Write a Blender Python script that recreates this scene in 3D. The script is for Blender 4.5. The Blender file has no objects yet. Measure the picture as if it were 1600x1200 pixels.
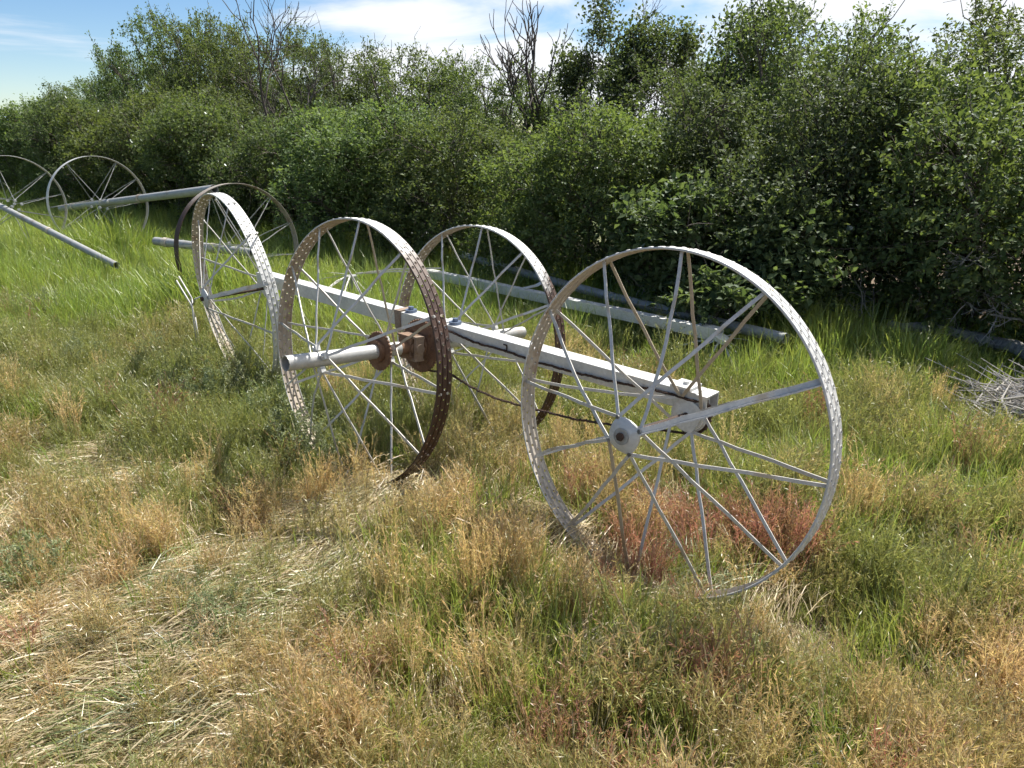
import bpy, math, random
import numpy as np
from mathutils import Matrix, Vector, Euler

R_ = math.radians
sc = bpy.context.scene
col = sc.collection

# ------------------------------------------------------------------ camera
cam_d = bpy.data.cameras.new("camera")
cam = bpy.data.objects.new("camera", cam_d); col.objects.link(cam)
cam.location = (0, 0, 1.66)
cam.rotation_euler = (R_(90 - 19.17), 0, 0)
cam_d.sensor_width = 36.0
cam_d.lens = 1130.4 / 1600 * 36
cam_d.clip_start = 0.05; cam_d.clip_end = 30000
sc.camera = cam

# ------------------------------------------------------------------ light
SUN_EL, SUN_AZ = R_(57.5), R_(38.5)          # azimuth measured from +Y towards +X
world = bpy.data.worlds.new("World"); sc.world = world
world.use_nodes = True
nt = world.node_tree; nt.nodes.clear()
def N(tree, typ, **kw):
    n = tree.nodes.new(typ)
    for k, v in kw.items():
        if k in n.bl_rna.properties.keys(): setattr(n, k, v)
        else: n.inputs[k].default_value = v
    return n
sky = N(nt, 'ShaderNodeTexSky'); sky.sky_type = 'NISHITA'; sky.sun_disc = False
sky.sun_elevation = SUN_EL; sky.sun_rotation = SUN_AZ
sky.altitude = 1300; sky.air_density = 1.0; sky.dust_density = 0.6; sky.ozone_density = 1.6
tc = N(nt, 'ShaderNodeTexCoord')
mp = N(nt, 'ShaderNodeMapping'); mp.inputs['Scale'].default_value = (1.0, 1.0, 5.2); mp.inputs['Location'].default_value = (3.13, 0.4, 0.55)
nz = N(nt, 'ShaderNodeTexNoise'); nz.inputs['Scale'].default_value = 2.3; nz.inputs['Detail'].default_value = 8; nz.inputs['Roughness'].default_value = 0.56; nz.inputs['Distortion'].default_value = 0.55
sp = N(nt, 'ShaderNodeSeparateXYZ')
rm = N(nt, 'ShaderNodeMapRange'); rm.inputs['From Min'].default_value = -0.55; rm.inputs['From Max'].default_value = 0.6
rm.inputs['To Min'].default_value = -0.13; rm.inputs['To Max'].default_value = 0.12
ad = N(nt, 'ShaderNodeMath', operation='ADD')
rc = N(nt, 'ShaderNodeMapRange'); rc.interpolation_type = 'SMOOTHSTEP'
rc.inputs['From Min'].default_value = 0.435; rc.inputs['From Max'].default_value = 0.62
hsv = N(nt, 'ShaderNodeHueSaturation'); hsv.inputs['Saturation'].default_value = 1.22; hsv.inputs['Value'].default_value = 0.95; hsv.inputs['Hue'].default_value = 0.502
mixc = N(nt, 'ShaderNodeMixRGB'); mixc.inputs['Color2'].default_value = (7.4, 7.65, 8.0, 1)
bg = N(nt, 'ShaderNodeBackground'); bg.inputs['Strength'].default_value = 0.070
wo = N(nt, 'ShaderNodeOutputWorld')
L = nt.links.new
L(tc.outputs['Generated'], mp.inputs['Vector']); L(mp.outputs['Vector'], nz.inputs['Vector'])
L(tc.outputs['Generated'], sp.inputs[0]); L(sp.outputs['X'], rm.inputs['Value'])
# one broad bank of white cloud low over the middle of the thicket, a second to its right
bias = rm.outputs['Result']
for cx_, cz_, wx_, wz_, k_ in ((-.16, .105, .17, .05, .20), (.035, .09, .06, .028, .16), (.42, .12, .26, .07, .09), (-.40, .14, .10, .05, -.10)):
    m_ = N(nt, 'ShaderNodeVectorMath', operation='MULTIPLY_ADD'); m_.inputs[1].default_value = (1 / wx_, 0, 1 / wz_); m_.inputs[2].default_value = (-cx_ / wx_, 0, -cz_ / wz_)
    l_ = N(nt, 'ShaderNodeVectorMath', operation='LENGTH'); r_ = N(nt, 'ShaderNodeMapRange'); r_.interpolation_type = 'SMOOTHSTEP'
    r_.inputs['From Min'].default_value = 1.5; r_.inputs['From Max'].default_value = 0.2; r_.inputs['To Max'].default_value = k_
    a_ = N(nt, 'ShaderNodeMath', operation='ADD')
    L(tc.outputs['Generated'], m_.inputs[0]); L(m_.outputs[0], l_.inputs[0]); L(l_.outputs['Value'], r_.inputs['Value']); L(r_.outputs['Result'], a_.inputs[0]); L(bias, a_.inputs[1]); bias = a_.outputs[0]
L(nz.outputs['Fac'], ad.inputs[0]); L(bias, ad.inputs[1]); L(ad.outputs[0], rc.inputs['Value'])
L(rc.outputs['Result'], mixc.inputs['Fac']); L(sky.outputs['Color'], hsv.inputs['Color']); L(hsv.outputs['Color'], mixc.inputs['Color1'])
L(mixc.outputs['Color'], bg.inputs['Color']); L(bg.outputs['Background'], wo.inputs['Surface'])

sun_d = bpy.data.lights.new("sun", 'SUN'); sun_d.energy = 5.0; sun_d.angle = R_(0.55); sun_d.color = (1.0, 0.945, 0.85)
sun = bpy.data.objects.new("sun", sun_d); col.objects.link(sun)
sd = Vector((math.sin(SUN_AZ) * math.cos(SUN_EL), math.cos(SUN_AZ) * math.cos(SUN_EL), math.sin(SUN_EL)))
sun.rotation_euler = sd.to_track_quat('Z', 'Y').to_euler(); sun.location = sd * 50
vs = sc.view_settings
sc.display_settings.display_device = 'sRGB'
vs.view_transform = 'Standard'; vs.look = 'None'; vs.exposure = 1.0; vs.gamma = 1.0; vs.use_curve_mapping = False
cy = sc.cycles
cy.use_adaptive_sampling = True; cy.adaptive_threshold = 0.03
cy.max_bounces = 6; cy.diffuse_bounces = 3; cy.glossy_bounces = 3; cy.transmission_bounces = 5; cy.transparent_max_bounces = 4
cy.caustics_reflective = False; cy.caustics_refractive = False

# ------------------------------------------------------------------ helpers
rng = np.random.default_rng(7)
def norm(v):
    v = np.asarray(v, float); return v / np.maximum(np.linalg.norm(v, axis=-1, keepdims=True), 1e-9)

class MB:
    """collects verts and faces for ONE mesh object"""
    def __init__(s): s.v = []; s.f = []; s.n = 0; s.k = []
    def add(s, v, f, k=0.0):
        v = np.asarray(v, float).reshape(-1, 3)
        s.v.append(v); s.f += [tuple(i + s.n for i in q) for q in f]
        s.k.append(np.full(len(v), k) if np.isscalar(k) else np.asarray(k, float)); s.n += len(v)
    def box(s, c, x, y, z):      # centre and three half-axis vectors
        c, x, y, z = (np.asarray(q, float) for q in (c, x, y, z))
        v = [c + a * x + b * y + d * z for d in (-1, 1) for b in (-1, 1) for a in (-1, 1)]
        s.add(v, [(0, 2, 3, 1), (4, 5, 7, 6), (0, 1, 5, 4), (2, 6, 7, 3), (0, 4, 6, 2), (1, 3, 7, 5)])
    def tube(s, pts, rad, n=6, caps=True, k=None, flat=None):
        pts = np.asarray(pts, float); m = len(pts)
        rad = np.full(m, rad) if np.isscalar(rad) else np.asarray(rad, float)
        t = np.gradient(pts, axis=0); t = norm(t)
        up = np.array([0, 0, 1.0]) if abs(t[0, 2]) < .9 else np.array([1.0, 0, 0])
        a = norm(np.cross(t[0], up)); v = []
        for i in range(m):
            a = norm(a - t[i] * (a @ t[i])); b = np.cross(t[i], a)
            for j in range(n):
                th = 2 * math.pi * j / n
                v.append(pts[i] + rad[i] * (math.cos(th) * a + math.sin(th) * b))
        f = [(i * n + j, i * n + (j + 1) % n, (i + 1) * n + (j + 1) % n, (i + 1) * n + j) for i in range(m - 1) for j in range(n)]
        if caps: f += [tuple(range(n))[::-1], tuple((m - 1) * n + j for j in range(n))]
        kk = 0.0 if k is None else np.repeat(np.asarray(k, float), n)
        s.add(v, f, kk)
    def pipe(s, a, b, ro, ri, n=28, sub=10, bend=None):   # open pipe with wall thickness
        a = np.asarray(a, float); b = np.asarray(b, float); d = norm(b - a)
        x = norm(np.cross(d, [0, 0, 1.0])); y = np.cross(d, x); v = []; f = []
        prof = [(i / sub, ro) for i in range(sub + 1)] + [(1 - i / sub, ri) for i in range(sub + 1)]
        for u, r in prof:
            c = a + (b - a) * u + (0 if bend is None else np.asarray(bend) * math.sin(math.pi * u))
            for j in range(n):
                th = 2 * math.pi * j / n; v.append(c + r * (math.cos(th) * x + math.sin(th) * y))
        m = len(prof)
        for i in range(m):
            for j in range(n):
                f.append((i * n + j, i * n + (j + 1) % n, ((i + 1) % m) * n + (j + 1) % n, ((i + 1) % m) * n + j))
        s.add(v, f)
    def disc(s, c, ax, r, h, n=32, teeth=0):    # solid disc, optional teeth
        c = np.asarray(c, float); ax = norm(ax); x = norm(np.cross(ax, [0, 0, 1.0] if abs(ax[2]) < .9 else [1.0, 0, 0])); y = np.cross(ax, x)
        if teeth: n = teeth * 4
        v = []
        for z in (-h / 2, h / 2):
            for j in range(n):
                th = 2 * math.pi * j / n; rr = r * (1 - (.045 if teeth and j % 4 in (0, 3) else 0))
                v.append(c + ax * z + rr * (math.cos(th) * x + math.sin(th) * y))
        f = [(j, (j + 1) % n, n + (j + 1) % n, n + j) for j in range(n)] + [tuple(range(n))[::-1], tuple(range(n, 2 * n))]
        s.add(v, f)
    def strap(s, pts, wdir, w, th):
        pts = np.asarray(pts, float); m = len(pts); t = norm(np.gradient(pts, axis=0))
        wd = np.asarray(wdir, float); wd = np.broadcast_to(wd, pts.shape)
        wd = norm(wd - t * np.sum(wd * t, 1, keepdims=True)); b = np.cross(t, wd); v = []
        for i in range(m):
            for sx, sy in ((-1, -1), (1, -1), (1, 1), (-1, 1)):
                v.append(pts[i] + wd[i] * sx * w / 2 + b[i] * sy * th / 2)
        f = [(i * 4 + j, i * 4 + (j + 1) % 4, i * 4 + 4 + (j + 1) % 4, i * 4 + 4 + j) for i in range(m - 1) for j in range(4)]
        f += [(3, 2, 1, 0), tuple(4 * (m - 1) + j for j in range(4))]
        s.add(v, f)
    def mesh(s, name, mats, smooth=False, attr=False):
        me = bpy.data.meshes.new(name)
        v = np.concatenate(s.v); me.from_pydata(v.tolist(), [], s.f)
        if attr:
            a = me.attributes.new('k', 'FLOAT', 'POINT'); a.data.foreach_set('value', np.concatenate(s.k).astype(np.float32))
        for m in (mats if isinstance(mats, (list, tuple)) else [mats]): me.materials.append(m)
        if smooth: me.polygons.foreach_set('use_smooth', [True] * len(me.polygons))
        me.update(); return me

def link(name, me, parent=None, mat=None):
    o = bpy.data.objects.new(name, me); col.objects.link(o)
    if parent is not None: o.parent = parent
    if mat is not None: o.matrix_basis = mat
    return o
def tag(o, label=None, cat=None, group=None, kind=None):
    if label: o['label'] = label
    if cat: o['category'] = cat
    if group: o['group'] = group
    if kind: o['kind'] = kind
    return o
def empty(name, loc=(0, 0, 0), parent=None):
    o = bpy.data.objects.new(name, None); col.objects.link(o); o.location = loc; o.empty_display_size = .2
    if parent is not None: o.parent = parent
    return o
def smooth_by_angle(me, ang=35):
    me.polygons.foreach_set('use_smooth', [True] * len(me.polygons))
    try: me.set_sharp_from_angle(angle=R_(ang))
    except Exception: pass

# ------------------------------------------------------------------ materials
def mat(name):
    m = bpy.data.materials.new(name); m.use_nodes = True; t = m.node_tree; t.nodes.clear()
    out = t.nodes.new('ShaderNodeOutputMaterial'); return m, t, out
def ramp(t, stops, fac):
    r = t.nodes.new('ShaderNodeValToRGB'); e = r.color_ramp.elements
    while len(e) < len(stops): e.new(0.5)
    for q, (p, c) in zip(e, stops): q.position = p; q.color = (*c, 1)
    t.links.new(fac, r.inputs['Fac']); return r.outputs['Color']
def noise(t, vec, scale, detail=4, rough=.55):
    n = t.nodes.new('ShaderNodeTexNoise'); n.inputs['Scale'].default_value = scale; n.inputs['Detail'].default_value = detail
    n.inputs['Roughness'].default_value = rough; t.links.new(vec, n.inputs['Vector']); return n.outputs['Fac']
def mrange(t, fac, a, b, c=0., d=1., sm=True):
    n = t.nodes.new('ShaderNodeMapRange'); n.interpolation_type = 'SMOOTHSTEP' if sm else 'LINEAR'
    for k, v in zip(('From Min', 'From Max', 'To Min', 'To Max'), (a, b, c, d)): n.inputs[k].default_value = v
    t.links.new(fac, n.inputs['Value']); return n.outputs['Result']
def mixc_(t, fac, a, b, mode='MIX'):
    n = t.nodes.new('ShaderNodeMixRGB'); n.blend_type = mode
    for s, v in (('Fac', fac), ('Color1', a), ('Color2', b)):
        if isinstance(v, (int, float)): n.inputs[s].default_value = v
        elif isinstance(v, tuple): n.inputs[s].default_value = (*v, 1)
        else: t.links.new(v, n.inputs[s])
    return n.outputs['Color']
def math_(t, op, a, b=0.):
    n = t.nodes.new('ShaderNodeMath'); n.operation = op
    for i, v in enumerate((a, b)):
        if isinstance(v, (int, float)): n.inputs[i].default_value = v
        else: t.links.new(v, n.inputs[i])
    return n.outputs[0]
def objvec(t):
    n = t.nodes.new('ShaderNodeTexCoord'); return n.outputs['Object']
def principled(t, out, colr, rough, metal=0., bump=None, bstr=.2, bdist=.003):
    p = t.nodes.new('ShaderNodeBsdfPrincipled')
    for k, v in (('Base Color', colr), ('Roughness', rough), ('Metallic', metal)):
        if isinstance(v, (int, float)): p.inputs[k].default_value = v
        elif isinstance(v, tuple): p.inputs[k].default_value = (*v, 1)
        else: t.links.new(v, p.inputs[k])
    if bump is not None:
        b = t.nodes.new('ShaderNodeBump'); b.inputs['Strength'].default_value = bstr; b.inputs['Distance'].default_value = bdist
        t.links.new(bump, b.inputs['Height']); t.links.new(b.outputs['Normal'], p.inputs['Normal'])
    t.links.new(p.outputs[0], out.inputs['Surface']); return p

def galv(name, base=(.56, .565, .56), stain=(.34, .27, .19), amt=.25, metal=.18, rough=.48, rust=None, spangle=True):
    """weathered galvanised steel; rust = (axis, lo, hi) spreads rust along an object axis"""
    m, t, out = mat(name); v = objvec(t)
    a = noise(t, v, 7, 6, .65); b = noise(t, v, 60, 3); c = noise(t, v, 1.8, 3)
    colr = mixc_(t, mrange(t, a, .3, .75), tuple(x * .86 for x in base), tuple(min(.9, x * 1.12) for x in base))
    if spangle:
        vo = t.nodes.new('ShaderNodeTexVoronoi'); vo.inputs['Scale'].default_value = 95; t.links.new(v, vo.inputs['Vector'])
        sp_ = math_(t, 'MULTIPLY', mrange(t, vo.outputs['Color'], 0, 1, .9, 1.08, False), 1.0)
        colr = mixc_(t, 1.0, colr, sp_, 'MULTIPLY')
    st = mrange(t, math_(t, 'ADD', a, math_(t, 'MULTIPLY', c, .6)), .98 - amt * .35, 1.12 - amt * .2)
    colr = mixc_(t, math_(t, 'MULTIPLY', st, .75), colr, stain)
    rg = mrange(t, b, .2, .8, rough - .1, rough + .14, False); mt = metal
    if rust:
        s = t.nodes.new('ShaderNodeSeparateXYZ'); t.links.new(v, s.inputs[0])
        x = math_(t, 'ADD', s.outputs[rust[0]], math_(t, 'MULTIPLY', math_(t, 'SUBTRACT', a, .5), .22))
        k = mrange(t, x, rust[1], rust[2])
        rc_ = ramp(t, [(.2, (.022, .012, .009)), (.5, (.050, .025, .017)), (.8, (.11, .055, .034))], math_(t, 'ADD', math_(t, 'MULTIPLY', b, .5), math_(t, 'MULTIPLY', a, .5)))
        colr = mixc_(t, k, colr, rc_)
        mt = math_(t, 'MULTIPLY', math_(t, 'SUBTRACT', 1.0, k), metal)
    principled(t, out, colr, rg, mt, b, .15, .002); return m
def rusty(name, lo=(.055, .030, .019), mid=(.15, .080, .046), hi=(.33, .215, .135)):
    m, t, out = mat(name); v = objvec(t)
    a = noise(t, v, 14, 6, .7); b = noise(t, v, 120, 3)
    colr = ramp(t, [(.25, lo), (.52, mid), (.8, hi)], math_(t, 'ADD', math_(t, 'MULTIPLY', a, .7), math_(t, 'MULTIPLY', b, .3)))
    principled(t, out, colr, .85, 0., b, .5, .003); return m

M = {}
M['galv'] = galv('galvanised_steel')
M['galv_inner'] = galv('stained_bounce_tinted_steel', (.47, .425, .365), (.27, .19, .125), .38, .2, .6)  # tan base paints in light bounced off dry grass, along with rust stain
M['beam'] = galv('galvanised_beam_steel', (.57, .58, .58), (.36, .31, .25), .3, .25, .45)
M['pipe'] = galv('aluminium_pipe', (.47, .475, .47), (.32, .28, .23), .35, .3, .42)
M['old_pipe'] = galv('dull_weathered_pipe', (.33, .34, .34), (.17, .14, .11), .5, .3, .6)
M['spoke'] = galv('spoke_strap_steel', (.52, .51, .49), (.38, .31, .22), .35, .18, .5)
M['spoke_tan'] = galv('tan_stained_strap_steel', (.45, .385, .30), (.33, .24, .15), .5, .3, .6)
M['rim_rust_a'] = galv('rim_steel_rusting_to_one_side', rust=('X', .24, .40))
M['rim_rust_a_in'] = galv('rim_inner_steel_rusting_to_one_side', (.42, .365, .305), (.23, .15, .095), .42, .3, .6, rust=('X', .24, .40))  # tan part of the base includes painted grass bounce; the rust is real
M['rim_rust_b'] = galv('rim_steel_rusting_at_edge', rust=('X', .46, .53))
M['rim_rust_b_in'] = galv('rim_inner_steel_rusting_at_edge', (.40, .345, .285), (.2, .125, .075), .45, .3, .6, rust=('X', .46, .53))  # same painted warm bounce in the base, besides the rust
M['rim_old'] = galv('old_dull_rim_steel', (.30, .27, .24), (.14, .08, .05), .6, .2, .65, rust=('X', -.30, -.52))
M['rust'] = rusty('rusted_iron')
M['rust_dark'] = rusty('dark_rusted_chain', (.02, .013, .01), (.05, .027, .018), (.11, .06, .04))
M['rust_pale'] = rusty('pale_rusted_casting', (.12, .085, .06), (.24, .18, .135), (.36, .30, .25))
M['rust_mid'] = rusty('dusty_rusted_casting', (.08, .05, .034), (.19, .12, .078), (.36, .27, .19))
M['bolt_blue'] = galv('blue_grey_bolt_steel', (.13, .17, .25), (.1, .1, .1), .2, .5, .4)

def leaf_mat(name, c1, c2, trans, tf=.42, gloss=.10):
    m, t, out = mat(name)
    g = t.nodes.new('ShaderNodeNewGeometry'); oi = t.nodes.new('ShaderNodeObjectInfo')
    r = g.outputs['Random Per Island']
    v = mixc_(t, r, c1, c2)
    hs = t.nodes.new('ShaderNodeHueSaturation'); t.links.new(v, hs.inputs['Color'])
    t.links.new(mrange(t, oi.outputs['Random'], 0, 1, .8, 1.2, False), hs.inputs['Value'])
    t.links.new(mrange(t, oi.outputs['Random'], 0, 1, .487, .513, False), hs.inputs['Hue'])
    d = t.nodes.new('ShaderNodeBsdfDiffuse'); t.links.new(hs.outputs[0], d.inputs['Color'])
    tr = t.nodes.new('ShaderNodeBsdfTranslucent'); t.links.new(mixc_(t, 1.0, hs.outputs[0], trans, 'MULTIPLY'), tr.inputs['Color'])
    gl = t.nodes.new('ShaderNodeBsdfGlossy'); gl.inputs['Roughness'].default_value = .5; gl.inputs['Color'].default_value = (.9, .95, 1, 1)
    m1 = t.nodes.new('ShaderNodeMixShader'); m1.inputs[0].default_value = tf
    t.links.new(d.outputs[0], m1.inputs[1]); t.links.new(tr.outputs[0], m1.inputs[2])
    m2 = t.nodes.new('ShaderNodeMixShader')
    fr = t.nodes.new('ShaderNodeFresnel'); fr.inputs['IOR'].default_value = 1.4
    t.links.new(math_(t, 'MULTIPLY', fr.outputs[0], gloss * 10), m2.inputs[0])
    t.links.new(m1.outputs[0], m2.inputs[1]); t.links.new(gl.outputs[0], m2.inputs[2])
    t.links.new(m2.outputs[0], out.inputs['Surface']); return m
M['leaf'] = leaf_mat('thicket_leaf', (.066, .100, .036), (.142, .182, .076), (1.7, 1.72, .8), .42, .018)
M['leaf_b'] = leaf_mat('dull_thicket_leaf', (.056, .084, .035), (.115, .146, .068), (1.6, 1.66, .85), .40, .018)
M['leaf_weed'] = leaf_mat('grey_green_weed_leaf', (.19, .225, .12), (.33, .36, .21), (1.2, 1.25, .9), .4, .008)
M['leaf_herb'] = leaf_mat('green_herb_leaf', (.05, .095, .02), (.12, .19, .04), (1.6, 1.7, .7), .4, .06)

def bark(name, a, b):
    m, t, out = mat(name); v = objvec(t)
    mp_ = t.nodes.new('ShaderNodeMapping'); mp_.inputs['Scale'].default_value = (1, 1, .25); t.links.new(v, mp_.inputs['Vector'])
    n = noise(t, mp_.outputs[0], 30, 6, .7)
    principled(t, out, mixc_(t, mrange(t, n, .3, .7), a, b), .9, 0., n, .6, .01); return m
M['bark'] = bark('grey_brown_bark', (.055, .045, .036), (.15, .13, .11))
M['dead_bark'] = bark('bare_dead_bark', (.045, .038, .034), (.13, .112, .10))
M['grey_wood'] = bark('weathered_grey_wood', (.12, .115, .105), (.32, .31, .29))
M['twig'] = bark('bleached_twig', (.24, .22, .20), (.46, .44, .41))

def grass_mat(name, gloss=.06, tf=.45):
    m, t, out = mat(name)
    ai = t.nodes.new('ShaderNodeAttribute'); ai.attribute_type = 'INSTANCER'; ai.attribute_name = 'tint'
    ag = t.nodes.new('ShaderNodeAttribute'); ag.attribute_type = 'GEOMETRY'; ag.attribute_name = 'k'
    g = t.nodes.new('ShaderNodeNewGeometry')
    hs = t.nodes.new('ShaderNodeHueSaturation'); t.links.new(ai.outputs['Color'], hs.inputs['Color'])
    r = g.outputs['Random Per Island']
    t.links.new(mrange(t, r, 0, 1, .68, 1.32, False), hs.inputs['Value'])
    t.links.new(mrange(t, math_(t, 'FRACT', math_(t, 'MULTIPLY', r, 17.3)), 0, 1, .478, .522, False), hs.inputs['Hue'])
    # k > 1 marks seed heads, which ripen paler and warmer than the stems
    head = mrange(t, ag.outputs['Fac'], 1.0, 1.5)
    hc = mixc_(t, 1.0, hs.outputs[0], (1.28, 1.22, 1.14), 'MULTIPLY')
    c = mixc_(t, head, hs.outputs[0], hc)
    d = t.nodes.new('ShaderNodeBsdfDiffuse'); t.links.new(c, d.inputs['Color'])
    tr = t.nodes.new('ShaderNodeBsdfTranslucent'); t.links.new(mixc_(t, 1.0, c, (1.22, 1.2, .95), 'MULTIPLY'), tr.inputs['Color'])
    gl = t.nodes.new('ShaderNodeBsdfGlossy'); gl.inputs['Roughness'].default_value = .42
    m1 = t.nodes.new('ShaderNodeMixShader'); m1.inputs[0].default_value = tf
    t.links.new(d.outputs[0], m1.inputs[1]); t.links.new(tr.outputs[0], m1.inputs[2])
    m2 = t.nodes.new('ShaderNodeMixShader'); m2.inputs[0].default_value = gloss
    t.links.new(m1.outputs[0], m2.inputs[1]); t.links.new(gl.outputs[0], m2.inputs[2])
    t.links.new(m2.outputs[0], out.inputs['Surface']); return m
M['grass'] = grass_mat('grass_blades')

# ------------------------------------------------------------------ setting
HP = np.array([2.66, 4.81]); HT = np.array([-.735, .678]); HN = np.array([.678, .735])   # front line of the thicket
def hedge_d(x, y): return (HP[0] - x) * HN[0] + (HP[1] - y) * HN[1]
def gz(x, y):
    x = np.asarray(x, float); y = np.asarray(y, float)
    fade = np.exp(-((x ** 2 + y ** 2) / 900.0))
    z = .030 * np.sin(1.7 * x + .6 * y + .4) + .022 * np.sin(-1.1 * x + 2.3 * y + 1.9) + .016 * np.sin(3.9 * x + 3.1 * y) + .010 * np.sin(7.3 * x - 5.2 * y + .7)
    return z * fade - .02 * fade
gx = np.unique(np.concatenate([np.arange(-9, 6.01, .14), np.sinh(np.linspace(-9.5, 9.5, 90)) * .6]))
gy = np.unique(np.concatenate([np.arange(-1.5, 15.01, .14), np.sinh(np.linspace(-9.5, 9.5, 90)) * .6]))
X, Y = np.meshgrid(gx, gy); nx, ny = len(gx), len(gy)
gv = np.stack([X, Y, gz(X, Y)], -1).reshape(-1, 3)
ii = (np.arange(ny - 1)[:, None] * nx + np.arange(nx - 1)[None]).ravel()
gm = bpy.data.meshes.new('ground'); gm.from_pydata(gv.tolist(), [], np.stack([ii, ii + 1, ii + nx + 1, ii + nx], 1).tolist())
gm.polygons.foreach_set('use_smooth', [True] * len(gm.polygons))
m, t, out = mat('dry_soil_and_thatch'); v = objvec(t)
a = noise(t, v, .9, 5); b = noise(t, v, 28, 8, .75); c_ = noise(t, v, 120, 4, .7)
near = ramp(t, [(.25, (.085, .062, .042)), (.5, (.17, .125, .085)), (.75, (.27, .215, .15))], math_(t, 'ADD', math_(t, 'MULTIPLY', b, .6), math_(t, 'MULTIPLY', c_, .4)))
gr = mixc_(t, mrange(t, a, .35, .65), (.075, .105, .03), (.11, .14, .04))
s_ = t.nodes.new('ShaderNodeSeparateXYZ'); t.links.new(v, s_.inputs[0])
far = mrange(t, math_(t, 'SUBTRACT', s_.outputs['Y'], math_(t, 'MULTIPLY', s_.outputs['X'], .6)), 6.0, 14.0)
principled(t, out, mixc_(t, far, near, gr), .95, 0., b, .8, .03); gm.materials.append(m)
tag(link('ground', gm), kind='structure')

# far ridge on the horizon at the left
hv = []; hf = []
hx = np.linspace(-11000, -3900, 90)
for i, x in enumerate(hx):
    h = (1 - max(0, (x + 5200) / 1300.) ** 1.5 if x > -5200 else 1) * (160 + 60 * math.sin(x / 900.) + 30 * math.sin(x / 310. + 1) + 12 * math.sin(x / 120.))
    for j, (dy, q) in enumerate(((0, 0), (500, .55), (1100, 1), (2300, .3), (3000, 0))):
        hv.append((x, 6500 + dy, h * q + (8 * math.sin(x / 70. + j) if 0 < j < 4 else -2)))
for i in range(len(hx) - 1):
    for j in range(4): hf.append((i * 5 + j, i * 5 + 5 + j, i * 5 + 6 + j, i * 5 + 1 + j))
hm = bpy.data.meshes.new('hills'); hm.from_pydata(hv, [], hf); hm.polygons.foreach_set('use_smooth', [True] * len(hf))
m, t, out = mat('haze_tinted_forest'); v = objvec(t)
principled(t, out, mixc_(t, noise(t, v, .004, 5), (.13, .17, .25), (.17, .22, .31)), 1.0); hm.materials.append(m)  # blue of far-off haze is painted into the base colour
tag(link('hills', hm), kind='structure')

# ------------------------------------------------------------------ thicket
def leaf_mesh(name, P, D, Nn, Ls, Ws, m):
    n = len(P); D = norm(D); S = norm(np.cross(D, Nn)); U = np.cross(S, D)
    Ls = Ls[:, None]; Ws = Ws[:, None]
    V = np.stack([P, P + D * .45 * Ls + S * Ws * .5 + U * .12 * Ls, P + D * Ls - U * .12 * Ls, P + D * .45 * Ls - S * Ws * .5 + U * .12 * Ls], 1).reshape(-1, 3)
    me = bpy.data.meshes.new(name)
    me.vertices.add(4 * n); me.vertices.foreach_set('co', V.astype(np.float32).ravel())
    base = np.arange(n)[:, None] * 4
    idx = np.concatenate([base + np.array([0, 1, 2]), base + np.array([0, 2, 3])], 1).reshape(-1)
    me.loops.add(6 * n); me.loops.foreach_set('vertex_index', idx.astype(np.int32))
    me.polygons.add(2 * n); me.polygons.foreach_set('loop_start', (np.arange(2 * n) * 3).astype(np.int32))
    me.materials.append(m); me.update(calc_edges=True); me.validate(); return me

def rdir(n, r): 
    v = r.normal(size=(n, 3)); return norm(v)

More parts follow.
